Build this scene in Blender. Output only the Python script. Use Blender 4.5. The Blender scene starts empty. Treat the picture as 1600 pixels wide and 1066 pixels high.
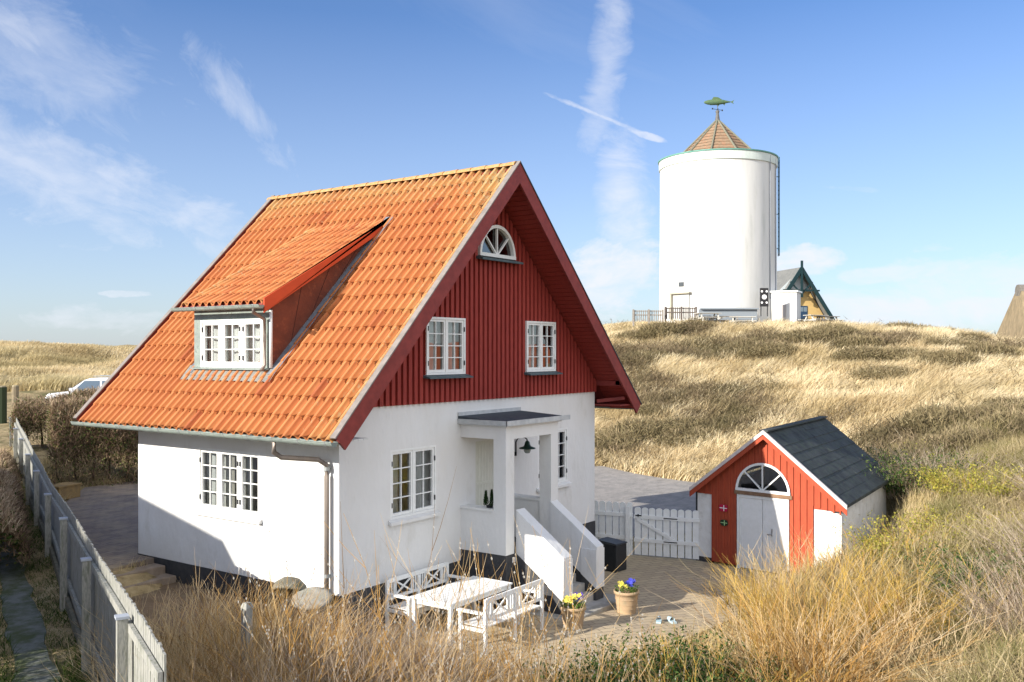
import bpy, bmesh, math, random
import numpy as np
from mathutils import Matrix, Vector
R_=random.Random(7); NR=np.random.RandomState(11)
rad=math.radians
scene=bpy.context.scene
COL=scene.collection
# ------------------------------------------------------------------ camera, sky, sun, exposure
CAM=np.array([-11.007,-11.304,4.093]); YAW=0.614
DV=np.array([math.cos(YAW),math.sin(YAW)]); RV=np.array([math.sin(YAW),-math.cos(YAW)])
cd=bpy.data.cameras.new('camera'); cam=bpy.data.objects.new('camera',cd); COL.objects.link(cam)
cam.location=CAM; cam.rotation_euler=(rad(90),0,YAW-rad(90))
cd.sensor_width=36; cd.lens=32.55; cd.shift_y=0.0106; cd.clip_end=6000; cd.clip_start=0.2
scene.camera=cam
SUN=Vector((-1,0.36,0.45)).normalized()      # towards the sun
sd=bpy.data.lights.new('sun','SUN'); sd.energy=4.0; sd.angle=rad(0.5); sd.color=(1.0,0.93,0.82)
sun=bpy.data.objects.new('sun',sd); COL.objects.link(sun); sun.rotation_euler=SUN.to_track_quat('Z','Y').to_euler()
scene.cycles.max_bounces=6; scene.cycles.diffuse_bounces=3; scene.cycles.glossy_bounces=3; scene.cycles.transmission_bounces=3; scene.cycles.transparent_max_bounces=6
scene.view_settings.view_transform='Standard'; scene.view_settings.look='None'
scene.view_settings.exposure=1.17; scene.view_settings.gamma=1; scene.view_settings.use_curve_mapping=False
W=bpy.data.worlds.new('World'); scene.world=W; W.use_nodes=True
nt=W.node_tree; nt.nodes.clear()
def N(t,k,**kw):
    n=t.nodes.new(k)
    for a,b in kw.items():
        if a in n.inputs.keys(): n.inputs[a].default_value=b
        else: setattr(n,a,b)
    return n
def sky_world():
    t=nt; L=t.links.new
    sky=N(t,'ShaderNodeTexSky',sky_type='NISHITA'); sky.sun_disc=False
    sky.sun_elevation=math.asin(SUN.z); sky.sun_rotation=math.atan2(SUN.x,SUN.y)
    sky.air_density=1.0; sky.dust_density=0.6; sky.ozone_density=1.6; sky.altitude=0
    tc=N(t,'ShaderNodeTexCoord')
    # wispy clouds: noise on a flat cloud layer seen from below (direction / height)
    sep=N(t,'ShaderNodeSeparateXYZ'); L(tc.outputs['Generated'],sep.inputs[0])
    def mth(op,a,b=None,clamp=False):
        m=N(t,'ShaderNodeMath',operation=op); m.use_clamp=clamp
        for i,v in enumerate((a,b)):
            if v is None: continue
            if isinstance(v,(int,float)): m.inputs[i].default_value=v
            else: L(v,m.inputs[i])
        return m.outputs[0]
    zc=mth('ADD',mth('MAXIMUM',sep.outputs[2],0.0),0.10)
    px=mth('DIVIDE',sep.outputs[0],zc); py=mth('DIVIDE',sep.outputs[1],zc)
    cb=N(t,'ShaderNodeCombineXYZ'); L(px,cb.inputs[0]); L(py,cb.inputs[1])
    mp=N(t,'ShaderNodeMapping'); mp.inputs['Rotation'].default_value=(0,0,rad(20)); mp.inputs['Scale'].default_value=(0.42,0.95,1); mp.inputs['Location'].default_value=(3.1,1.7,0)
    L(cb.outputs[0],mp.inputs[0])
    n1=N(t,'ShaderNodeTexNoise'); n1.inputs['Scale'].default_value=0.75; n1.inputs['Detail'].default_value=9; n1.inputs['Roughness'].default_value=0.58; n1.inputs['Distortion'].default_value=0.7
    L(mp.outputs[0],n1.inputs['Vector'])
    n2=N(t,'ShaderNodeTexNoise'); n2.inputs['Scale'].default_value=0.28; n2.inputs['Detail'].default_value=3
    L(mp.outputs[0],n2.inputs['Vector'])
    r1=N(t,'ShaderNodeMapRange'); r1.inputs[1].default_value=0.50; r1.inputs[2].default_value=0.80; L(n1.outputs[0],r1.inputs[0])
    r2=N(t,'ShaderNodeMapRange'); r2.inputs[1].default_value=0.42; r2.inputs[2].default_value=0.62; L(n2.outputs[0],r2.inputs[0])
    wisp=mth('MULTIPLY',mth('MULTIPLY',r1.outputs[0],r2.outputs[0]),0.35)
    # individual clouds placed by compass direction and height
    def blob(az,el,sa,se,tilt,amp,nscale,edge=0.35):
        # direction of cloud centre -> local angles
        m=N(t,'ShaderNodeMapping',vector_type='POINT')
        c=Vector((math.cos(az)*math.cos(el),math.sin(az)*math.cos(el),math.sin(el)))
        right=Vector((math.sin(az),-math.cos(az),0)); upv=right.cross(c).normalized()
        right2=right*math.cos(tilt)+upv*math.sin(tilt); up2=upv*math.cos(tilt)-right*math.sin(tilt)
        def dot(v):
            n=N(t,'ShaderNodeVectorMath',operation='DOT_PRODUCT'); L(tc.outputs['Generated'],n.inputs[0]); n.inputs[1].default_value=v; return n.outputs['Value']
        da_,db_=dot(right2),dot(up2)
        a=mth('DIVIDE',da_,sa); b=mth('DIVIDE',db_,se)
        def nz_(kx,ky,det,rg,ds):
            cc=N(t,'ShaderNodeCombineXYZ'); L(mth('MULTIPLY_ADD' if False else 'MULTIPLY',da_,kx),cc.inputs[0]); L(mth('MULTIPLY',db_,ky),cc.inputs[1])
            off=N(t,'ShaderNodeVectorMath',operation='ADD'); off.inputs[1].default_value=(az*37,el*51,kx); L(cc.outputs[0],off.inputs[0])
            nz=N(t,'ShaderNodeTexNoise'); nz.inputs['Scale'].default_value=1; nz.inputs['Detail'].default_value=det; nz.inputs['Roughness'].default_value=rg; nz.inputs['Distortion'].default_value=ds
            L(off.outputs[0],nz.inputs['Vector']); return nz.outputs[0]
        k_=10*nscale
        n1_=nz_(k_,k_*1.6,9,.66,.8); n2_=nz_(k_*2.2,k_*5,6,.6,.4)
        rr=mth('ADD',mth('MULTIPLY',a,a),mth('MULTIPLY',b,b))
        fall=mth('SUBTRACT',1.0,mth('SQRT',rr),True)
        v=mth('ADD',mth('MULTIPLY',fall,1.15),mth('MULTIPLY',mth('SUBTRACT',n1_,0.52),2.0))
        mr=N(t,'ShaderNodeMapRange',interpolation_type='SMOOTHSTEP'); mr.inputs[1].default_value=-0.02; mr.inputs[2].default_value=0.45+edge*.6; L(v,mr.inputs[0])
        front=mth('GREATER_THAN',dot(c),0.0)
        keep=N(t,'ShaderNodeMapRange',interpolation_type='SMOOTHSTEP'); keep.inputs[1].default_value=0; keep.inputs[2].default_value=0.30; L(fall,keep.inputs[0])
        fib=N(t,'ShaderNodeMapRange'); fib.inputs[1].default_value=.3; fib.inputs[2].default_value=.65; fib.inputs[3].default_value=.6; fib.inputs[4].default_value=1.0; L(n2_,fib.inputs[0])
        return mth('MULTIPLY',mth('MULTIPLY',mth('MULTIPLY',mth('MULTIPLY',mr.outputs[0],front),keep.outputs[0]),fib.outputs[0]),min(1.0,amp*1.3))
    def ang(px,py):
        return YAW-math.atan((px-800)/1446.57), math.atan((550-py)/math.hypot(1446.57,px-800))
    res=wisp
    for (px_,py_,sa,se,tilt,amp,ns,ed) in CLOUDS:
        az,el=ang(px_,py_)
        b=blob(az,el,sa,se,rad(tilt),amp,ns,ed)
        res=mth('MAXIMUM',res,b)
    res=mth('MINIMUM',res,0.95)
    # milky band of thin haze low over the horizon
    hz=N(t,'ShaderNodeMapRange'); hz.inputs[1].default_value=0.34; hz.inputs[2].default_value=0.0; hz.inputs[3].default_value=0.0; hz.inputs[4].default_value=0.42; L(sep.outputs[2],hz.inputs[0])
    res=mth('MAXIMUM',res,hz.outputs[0])
    mx=N(t,'ShaderNodeMix',data_type='RGBA')
    tint=N(t,'ShaderNodeMix',data_type='RGBA',blend_type='MULTIPLY'); tint.inputs[0].default_value=1; L(sky.outputs[0],tint.inputs[6]); tint.inputs[7].default_value=(.73,.93,1.28,1)
    L(res,mx.inputs[0]); L(tint.outputs[2],mx.inputs[6]); mx.inputs[7].default_value=(6.5,6.75,7.4,1)
    bg=N(t,'ShaderNodeBackground'); bg.inputs['Strength'].default_value=0.062
    # unseen bright cloud bank behind the viewer, added to lift the shaded sides
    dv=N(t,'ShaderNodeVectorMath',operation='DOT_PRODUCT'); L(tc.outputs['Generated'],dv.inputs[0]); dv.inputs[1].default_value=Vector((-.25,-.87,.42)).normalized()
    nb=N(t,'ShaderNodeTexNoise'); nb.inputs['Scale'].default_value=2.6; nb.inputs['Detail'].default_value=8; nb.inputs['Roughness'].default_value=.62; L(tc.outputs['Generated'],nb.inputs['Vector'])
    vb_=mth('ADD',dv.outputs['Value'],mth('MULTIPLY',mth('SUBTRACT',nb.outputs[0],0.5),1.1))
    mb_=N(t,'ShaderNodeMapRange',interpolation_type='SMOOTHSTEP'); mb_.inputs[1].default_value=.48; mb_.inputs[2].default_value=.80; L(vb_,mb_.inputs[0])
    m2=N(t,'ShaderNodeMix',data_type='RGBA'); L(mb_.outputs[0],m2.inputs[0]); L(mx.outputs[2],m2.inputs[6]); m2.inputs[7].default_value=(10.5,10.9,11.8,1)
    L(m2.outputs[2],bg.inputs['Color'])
    out=N(t,'ShaderNodeOutputWorld'); L(bg.outputs[0],out.inputs[0])
CLOUDS=[ # px, py, half width, half height (rad), tilt deg, amount, noise scale, softness
 (1255,405,0.055,0.022,0,0.95,1.6,.3),(1200,430,0.05,0.025,-6,0.6,1.5,.5),(1420,425,0.15,0.014,4,0.6,1.3,.7),
 (1440,485,0.24,0.05,0,0.8,1.0,.9),(945,440,0.10,0.065,10,1.0,1.3,.6),(978,330,0.050,0.15,6,0.6,.9,.9),
 (945,120,0.030,0.16,-10,0.38,1.2,.9),(930,178,0.080,0.0042,-23,0.5,2.4,.8),(1010,212,0.03,0.005,-18,0.55,1.3,.5),
 (120,285,0.30,0.085,-16,0.45,1.1,1.0),(60,90,0.20,0.08,-18,0.28,1.2,.9),(380,170,0.12,0.035,-50,0.38,1.2,.9),
 (330,330,0.12,0.04,-16,0.32,1.2,.9),(200,460,0.035,0.0060,0,0.6,1.3,.4),(130,385,0.05,0.009,0,0.3,1.4,.6),(90,500,0.28,0.035,0,0.5,1.0,.9),
(1330,295,0.045,0.005,-8,0.25,1.3,.6),(1530,440,0.16,0.06,0,0.6,1.0,.9),(30,50,.06,.025,-30,.4,1.3,.8)]
sky_world()
# ------------------------------------------------------------------ materials
MATS={}
def mat(name,c1,c2=None,scale=4.0,rough=0.8,bump=0.0,bscale=30.0,detail=5,metal=0.0,spec=0.3,stretch=None,lo=0.35,hi=0.65,c3=None,s3=1.0,l3=(.55,.7),coord='Object'):
    if name in MATS: return MATS[name]
    m=bpy.data.materials.new(name); m.use_nodes=True; t=m.node_tree; b=t.nodes['Principled BSDF']; L=t.links.new
    b.inputs['Roughness'].default_value=rough; b.inputs['Metallic'].default_value=metal; b.inputs['Specular IOR Level'].default_value=spec
    tc=N(t,'ShaderNodeTexCoord'); mp=N(t,'ShaderNodeMapping'); L(tc.outputs[coord],mp.inputs[0])
    if stretch: mp.inputs['Scale'].default_value=stretch
    b.inputs['Base Color'].default_value=(*c1,1)
    if c2:
        n=N(t,'ShaderNodeTexNoise'); n.inputs['Scale'].default_value=scale; n.inputs['Detail'].default_value=detail; n.inputs['Roughness'].default_value=0.6; L(mp.outputs[0],n.inputs['Vector'])
        mr=N(t,'ShaderNodeMapRange'); mr.inputs[1].default_value=lo; mr.inputs[2].default_value=hi; L(n.outputs[0],mr.inputs[0])
        mx=N(t,'ShaderNodeMix',data_type='RGBA'); mx.inputs[6].default_value=(*c1,1); mx.inputs[7].default_value=(*c2,1); L(mr.outputs[0],mx.inputs[0])
        o=mx.outputs[2]
        if c3:
            n3=N(t,'ShaderNodeTexNoise'); n3.inputs['Scale'].default_value=s3; n3.inputs['Detail'].default_value=7; n3.inputs['Roughness'].default_value=0.65; L(mp.outputs[0],n3.inputs['Vector'])
            m3=N(t,'ShaderNodeMapRange'); m3.inputs[1].default_value=l3[0]; m3.inputs[2].default_value=l3[1]; L(n3.outputs[0],m3.inputs[0])
            x3=N(t,'ShaderNodeMix',data_type='RGBA'); x3.inputs[7].default_value=(*c3,1); L(o,x3.inputs[6]); L(m3.outputs[0],x3.inputs[0]); o=x3.outputs[2]
        L(o,b.inputs['Base Color'])
    if bump:
        n=N(t,'ShaderNodeTexNoise'); n.inputs['Scale'].default_value=bscale; n.inputs['Detail'].default_value=6; L(mp.outputs[0],n.inputs['Vector'])
        bm=N(t,'ShaderNodeBump'); bm.inputs['Strength'].default_value=bump; bm.inputs['Distance'].default_value=0.02; L(n.outputs[0],bm.inputs['Height']); L(bm.outputs[0],b.inputs['Normal'])
    MATS[name]=m; return m
def blade_mat(name,ramp,transl=0.35,patch=None,pscale=0.25):
    """colour from a per-blade random number, with a broad patchy variation over the ground"""
    m=bpy.data.materials.new(name); m.use_nodes=True; t=m.node_tree; t.nodes.clear(); L=t.links.new
    at=N(t,'ShaderNodeAttribute'); at.attribute_name='rnd'
    cr=N(t,'ShaderNodeValToRGB'); e=cr.color_ramp.elements
    e[0].position=0; e[0].color=(*ramp[0],1); e[1].position=1; e[1].color=(*ramp[-1],1)
    for i,c in enumerate(ramp[1:-1]):
        x=e.new((i+1)/(len(ramp)-1)); x.color=(*c,1)
    L(at.outputs['Fac'],cr.inputs[0]); o=cr.outputs[0]
    if patch:
        g=N(t,'ShaderNodeNewGeometry'); n=N(t,'ShaderNodeTexNoise'); n.inputs['Scale'].default_value=pscale; n.inputs['Detail'].default_value=3; L(g.outputs['Position'],n.inputs['Vector'])
        mr=N(t,'ShaderNodeMapRange'); mr.inputs[1].default_value=.45; mr.inputs[2].default_value=.65; mr.inputs[4].default_value=.75; L(n.outputs[0],mr.inputs[0])
        mx=N(t,'ShaderNodeMix',data_type='RGBA'); L(mr.outputs[0],mx.inputs[0]); L(o,mx.inputs[6]); mx.inputs[7].default_value=(*patch,1); o=mx.outputs[2]
    d=N(t,'ShaderNodeBsdfDiffuse'); L(o,d.inputs[0]); tr=N(t,'ShaderNodeBsdfTranslucent'); L(o,tr.inputs[0])
    ms=N(t,'ShaderNodeMixShader'); ms.inputs[0].default_value=transl; L(d.outputs[0],ms.inputs[1]); L(tr.outputs[0],ms.inputs[2])
    out=N(t,'ShaderNodeOutputMaterial'); L(ms.outputs[0],out.inputs[0]); return m
def glass_mat():
    m=bpy.data.materials.new('window_glass'); m.use_nodes=True; t=m.node_tree; t.nodes.clear(); L=t.links.new
    lw=N(t,'ShaderNodeFresnel'); lw.inputs['IOR'].default_value=1.65
    ad=N(t,'ShaderNodeMath',operation='ADD'); ad.inputs[1].default_value=0.13; L(lw.outputs[0],ad.inputs[0])
    g=N(t,'ShaderNodeBsdfGlossy'); g.inputs['Roughness'].default_value=0.02
    nz=N(t,'ShaderNodeTexNoise'); nz.inputs['Scale'].default_value=1.3; nz.inputs['Detail'].default_value=1; tc=N(t,'ShaderNodeTexCoord'); L(tc.outputs['Object'],nz.inputs['Vector'])
    bm=N(t,'ShaderNodeBump'); bm.inputs['Strength'].default_value=0.25; bm.inputs['Distance'].default_value=0.02; L(nz.outputs[0],bm.inputs['Height']); L(bm.outputs[0],g.inputs['Normal'])
    tr=N(t,'ShaderNodeBsdfTransparent'); tr.inputs[0].default_value=(.82,.86,.86,1)
    ms=N(t,'ShaderNodeMixShader'); L(ad.outputs[0],ms.inputs[0]); L(tr.outputs[0],ms.inputs[1]); L(g.outputs[0],ms.inputs[2])
    out=N(t,'ShaderNodeOutputMaterial'); L(ms.outputs[0],out.inputs[0]); return m
GLASS=glass_mat()
WALL=mat('white_limewash',(.70,.70,.69),(.65,.645,.625),scale=1.3,rough=.9,bump=.6,bscale=11,c3=(.55,.54,.50),s3=1.8,l3=(.57,.78),stretch=(1,1,.45))
PLINTH=mat('black_tarred_plinth',(.035,.037,.042),(.06,.06,.062),scale=5,rough=.75,bump=.3)
WPAINT=mat('white_gloss_paint',(.78,.79,.78),(.72,.73,.71),scale=9,rough=.45,bump=.05)
CREAM=mat('cream_board_paint',(.66,.66,.58),(.58,.58,.50),scale=8,rough=.6,stretch=(6,6,1))
WEATHERED=mat('weathered_white_wood',(.34,.335,.30),(.21,.215,.205),scale=14,rough=.85,stretch=(4,4,.8),lo=.4,hi=.7,bump=.2,c3=(.14,.15,.11),s3=5,l3=(.50,.68))
REDW=mat('dark_red_timber',(.31,.042,.030),(.23,.03,.023),scale=7,rough=.7,stretch=(5,5,.7),bump=.15)
REDB=mat('red_bargeboard',(.25,.042,.034),(.18,.03,.025),scale=5,rough=.6,bump=.1)
SHEDRED=mat('red_shed_boards',(.40,.075,.032),(.32,.055,.026),scale=7,rough=.75,stretch=(5,5,.6),bump=.15)
ORANGERED=mat('orange_red_verge',(.48,.07,.022),(.42,.06,.02),scale=4,rough=.6)
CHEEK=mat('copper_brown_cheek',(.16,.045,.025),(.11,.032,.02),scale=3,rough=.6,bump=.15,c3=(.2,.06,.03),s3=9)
ZINC=mat('grey_zinc',(.36,.38,.38),(.26,.28,.29),scale=6,rough=.5,metal=.4,bump=.05)
GREENZ=mat('pale_green_copper',(.24,.28,.25),(.18,.21,.195),scale=5,rough=.6,c3=(.13,.16,.15),s3=8)
LEAD=mat('lead_flashing',(.12,.14,.17),(.20,.22,.24),scale=9,rough=.55,bump=.3,bscale=12)
VERGECAP=mat('grey_verge_cap',(.25,.215,.195),(.18,.16,.145),scale=7,rough=.7)
FELT=mat('dark_felt',(.035,.048,.062),(.055,.066,.078),scale=6,rough=.75,bump=.2)
BLUESILL=mat('blue_grey_sill',(.055,.085,.10),(.085,.115,.125),scale=6,rough=.6)
BLACKM=mat('black_metal',(.02,.022,.025),rough=.5)
DARKIN=mat('dark_interior',(.05,.048,.045),rough=1)
ROOMW=mat('room_plaster',(.30,.28,.25),rough=1)
CURT=mat('white_curtain',(.75,.75,.73),(.62,.62,.60),scale=20,rough=.95,stretch=(6,6,.3))
TERRA=mat('pale_terracotta',(.42,.29,.17),(.34,.24,.15),scale=8,rough=.85,bump=.2,c3=(.25,.22,.14),s3=5)
CONC=mat('pale_concrete',(.36,.34,.30),(.27,.26,.23),scale=7,rough=.9,bump=.3,c3=(.16,.16,.13),s3=4)
def tile_mat():
    m=bpy.data.materials.new('clay_pantiles'); m.use_nodes=True; t=m.node_tree; b=t.nodes['Principled BSDF']; L=t.links.new
    b.inputs['Roughness'].default_value=.75; b.inputs['Specular IOR Level'].default_value=.25
    at=N(t,'ShaderNodeAttribute'); at.attribute_name='rnd'; lc=N(t,'ShaderNodeAttribute'); lc.attribute_name='lichen'
    cr=N(t,'ShaderNodeValToRGB'); e=cr.color_ramp.elements
    e[0].color=(.40,.135,.048,1); e[1].color=(.455,.18,.066,1); e[0].position=.05
    x=e.new(.5); x.color=(.425,.155,.052,1); x=e.new(.03); x.color=(.31,.09,.033,1)
    L(at.outputs['Fac'],cr.inputs[0])
    tc=N(t,'ShaderNodeTexCoord')
    n=N(t,'ShaderNodeTexNoise'); n.inputs['Scale'].default_value=5; n.inputs['Detail'].default_value=8; n.inputs['Roughness'].default_value=.7; L(tc.outputs['Object'],n.inputs['Vector'])
    n2=N(t,'ShaderNodeTexNoise'); n2.inputs['Scale'].default_value=1.1; n2.inputs['Detail'].default_value=4; L(tc.outputs['Object'],n2.inputs['Vector'])
    # lichen = attribute + noise
    a=N(t,'ShaderNodeMath',operation='ADD'); L(n.outputs[0],a.inputs[0]); L(lc.outputs['Fac'],a.inputs[1])
    a2=N(t,'ShaderNodeMath',operation='ADD'); L(a.outputs[0],a2.inputs[0]); 
    m2=N(t,'ShaderNodeMath',operation='MULTIPLY'); L(n2.outputs[0],m2.inputs[0]); m2.inputs[1].default_value=.5; L(m2.outputs[0],a2.inputs[1])
    mr=N(t,'ShaderNodeMapRange'); mr.inputs[1].default_value=1.02; mr.inputs[2].default_value=1.6; mr.inputs[4].default_value=.75; L(a2.outputs[0],mr.inputs[0])
    mx=N(t,'ShaderNodeMix',data_type='RGBA'); L(mr.outputs[0],mx.inputs[0]); L(cr.outputs[0],mx.inputs[6]); mx.inputs[7].default_value=(.44,.27,.10,1)
    # grey crust specks
    n3=N(t,'ShaderNodeTexNoise'); n3.inputs['Scale'].default_value=16; n3.inputs['Detail'].default_value=6; L(tc.outputs['Object'],n3.inputs['Vector'])
    a3=N(t,'ShaderNodeMath',operation='MULTIPLY_ADD'); L(lc.outputs['Fac'],a3.inputs[0]); a3.inputs[1].default_value=.22; L(n3.outputs[0],a3.inputs[2])
    mr3=N(t,'ShaderNodeMapRange'); mr3.inputs[1].default_value=.64; mr3.inputs[2].default_value=.80; mr3.inputs[4].default_value=.7; L(a3.outputs[0],mr3.inputs[0])
    mx3=N(t,'ShaderNodeMix',data_type='RGBA'); L(mr3.outputs[0],mx3.inputs[0]); L(mx.outputs[2],mx3.inputs[6]); mx3.inputs[7].default_value=(.36,.29,.17,1)
    L(mx3.outputs[2],b.inputs['Base Color'])
    bm=N(t,'ShaderNodeBump'); bm.inputs['Strength'].default_value=.25; bm.inputs['Distance'].default_value=.01; L(n3.outputs[0],bm.inputs['Height']); L(bm.outputs[0],b.inputs['Normal'])
    return m
TILE=tile_mat()
# ------------------------------------------------------------------ mesh helpers
class MB:
    def __init__(s,tf=None): s.v=[]; s.f=[]; s.mi=[]; s.m=0; s.tf=tf
    def p(s,*a):
        s.v.append(tuple(s.tf(Vector(a))) if s.tf else a); return len(s.v)-1
    def quad(s,a,b,c,d):
        i=[s.p(*q) for q in (a,b,c,d)]; s.f.append(i); s.mi.append(s.m)
    def poly(s,pts):
        i=[s.p(*q) for q in pts]; s.f.append(i); s.mi.append(s.m)
    def hexa(s,P):   # P: bottom 4 then top 4, both counter-clockwise
        i=[s.p(*q) for q in P]
        for f in ((3,2,1,0),(4,5,6,7),(0,1,5,4),(1,2,6,5),(2,3,7,6),(3,0,4,7)):
            s.f.append([i[k] for k in f]); s.mi.append(s.m)
    def box(s,x0,x1,y0,y1,z0,z1):
        if x0>x1:x0,x1=x1,x0
        if y0>y1:y0,y1=y1,y0
        if z0>z1:z0,z1=z1,z0
        s.hexa([(x0,y0,z0),(x1,y0,z0),(x1,y1,z0),(x0,y1,z0),(x0,y0,z1),(x1,y0,z1),(x1,y1,z1),(x0,y1,z1)])
    def prism(s,pts,off):   # polygon pts (3-d) extruded by vector off
        n=len(pts); o=Vector(off)
        a=[s.p(*q) for q in pts]; b=[s.p(*(Vector(q)+o)) for q in pts]
        s.f.append(a[::-1]); s.mi.append(s.m); s.f.append(b); s.mi.append(s.m)
        for k in range(n):
            l=(k+1)%n; s.f.append([a[k],a[l],b[l],b[k]]); s.mi.append(s.m)
    def bar(s,A,B,w,h,up=(0,0,1)):   # box beam from A to B, width w (sideways), height h (along up), centred
        A=Vector(A);B=Vector(B);d=(B-A).normalized();u=Vector(up); sd_=d.cross(u).normalized(); u=sd_.cross(d).normalized()
        q=[]
        for e in (A,B):
            q+= [e-sd_*w/2-u*h/2,e+sd_*w/2-u*h/2,e+sd_*w/2+u*h/2,e-sd_*w/2+u*h/2]
        i=[s.p(*x) for x in q]
        for f in ((3,2,1,0),(4,5,6,7),(0,1,5,4),(1,2,6,5),(2,3,7,6),(3,0,4,7)):
            s.f.append([i[k] for k in f]); s.mi.append(s.m)
    def tube(s,pts,r,n=8,cap=True):
        rs=r if isinstance(r,(list,tuple)) else [r]*len(pts)
        P=[Vector(p) for p in pts]; rings=[]
        for k,p in enumerate(P):
            d=(P[min(k+1,len(P)-1)]-P[max(k-1,0)]).normalized()
            a=d.cross(Vector((0,0,1))); 
            if a.length<1e-3: a=d.cross(Vector((0,1,0)))
            a.normalize(); b=d.cross(a).normalized()
            rings.append([s.p(*(p+a*math.cos(t)*rs[k]+b*math.sin(t)*rs[k])) for t in [2*math.pi*j/n for j in range(n)]])
        for k in range(len(P)-1):
            for j in range(n):
                l=(j+1)%n; s.f.append([rings[k][j],rings[k][l],rings[k+1][l],rings[k+1][j]]); s.mi.append(s.m)
        if cap: s.f.append(rings[0][::-1]); s.mi.append(s.m); s.f.append(rings[-1]); s.mi.append(s.m)
    def lathe(s,prof,c=(0,0,0),n=24,closed=False):
        c=Vector(c); rings=[]
        for r,z in prof:
            rings.append([s.p(c.x+r*math.cos(2*math.pi*j/n),c.y+r*math.sin(2*math.pi*j/n),c.z+z) for j in range(n)])
        for k in range(len(prof)-1):
            for j in range(n):
                l=(j+1)%n; s.f.append([rings[k][j],rings[k][l],rings[k+1][l],rings[k+1][j]]); s.mi.append(s.m)
        if closed: s.f.append(rings[0][::-1]); s.mi.append(s.m); s.f.append(rings[-1]); s.mi.append(s.m)
    def build(s,name,mats,parent=None,smooth=False,bevel=0,fixn=True):
        me=bpy.data.meshes.new(name); me.from_pydata(s.v,[],s.f)
        if not isinstance(mats,(list,tuple)): mats=[mats]
        for m in mats: me.materials.append(m)
        if len(mats)>1: me.polygons.foreach_set('material_index',s.mi)
        if fixn:
            bm=bmesh.new(); bm.from_mesh(me); bmesh.ops.remove_doubles(bm,verts=bm.verts,dist=1e-5) if smooth else None
            bmesh.ops.recalc_face_normals(bm,faces=bm.faces); bm.to_mesh(me); bm.free()
        if smooth: me.polygons.foreach_set('use_smooth',[True]*len(me.polygons))
        me.update(); o=bpy.data.objects.new(name,me); COL.objects.link(o)
        if parent: o.parent=parent
        if bevel:
            b=o.modifiers.new('bevel','BEVEL'); b.width=bevel; b.segments=2; b.limit_method='ANGLE'
        return o
def tag(o,label=None,cat=None,group=None,kind=None):
    if label: o['label']=label
    if cat: o['category']=cat
    if group: o['group']=group
    if kind: o['kind']=kind
    return o
def empty(name,loc,label,cat,group=None,rz=0):
    o=bpy.data.objects.new(name,None); COL.objects.link(o); o.location=loc; o.rotation_euler=(0,0,rz); o.empty_display_size=.3
    return tag(o,label,cat,group)
def np_mesh(name,V,F,mat_,attrs=None,parent=None,smooth=False,deg=None):
    """V (n,3), F (m,k) fast mesh; attrs: dict name->per-face float"""
    me=bpy.data.meshes.new(name); k=F.shape[1]; n=len(V); m=len(F)
    me.vertices.add(n); me.vertices.foreach_set('co',np.ascontiguousarray(V,dtype=np.float32).ravel())
    me.loops.add(m*k); me.loops.foreach_set('vertex_index',np.ascontiguousarray(F,dtype=np.int32).ravel())
    me.polygons.add(m); me.polygons.foreach_set('loop_start',np.arange(0,m*k,k,dtype=np.int32))
    try: me.polygons.foreach_set('loop_total',np.full(m,k,dtype=np.int32))
    except Exception: pass
    if attrs:
        for a,vals in attrs.items():
            at=me.attributes.new(a,'FLOAT','FACE'); at.data.foreach_set('value',np.ascontiguousarray(vals,dtype=np.float32))
    me.materials.append(mat_)
    if smooth: me.polygons.foreach_set('use_smooth',np.ones(m,dtype=bool))
    me.update(calc_edges=True); me.validate()
    o=bpy.data.objects.new(name,me); COL.objects.link(o)
    if parent: o.parent=parent
    return o
def RD(r,d):      # right / depth from the viewpoint -> world x,y (a convenient ground grid)
    r=np.asarray(r,float); d=np.asarray(d,float)
    return CAM[0]+d*DV[0]+r*RV[0], CAM[1]+d*DV[1]+r*RV[1]
def toRD(x,y):
    qx=np.asarray(x)-CAM[0]; qy=np.asarray(y)-CAM[1]
    return qx*RV[0]+qy*RV[1], qx*DV[0]+qy*DV[1]
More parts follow.
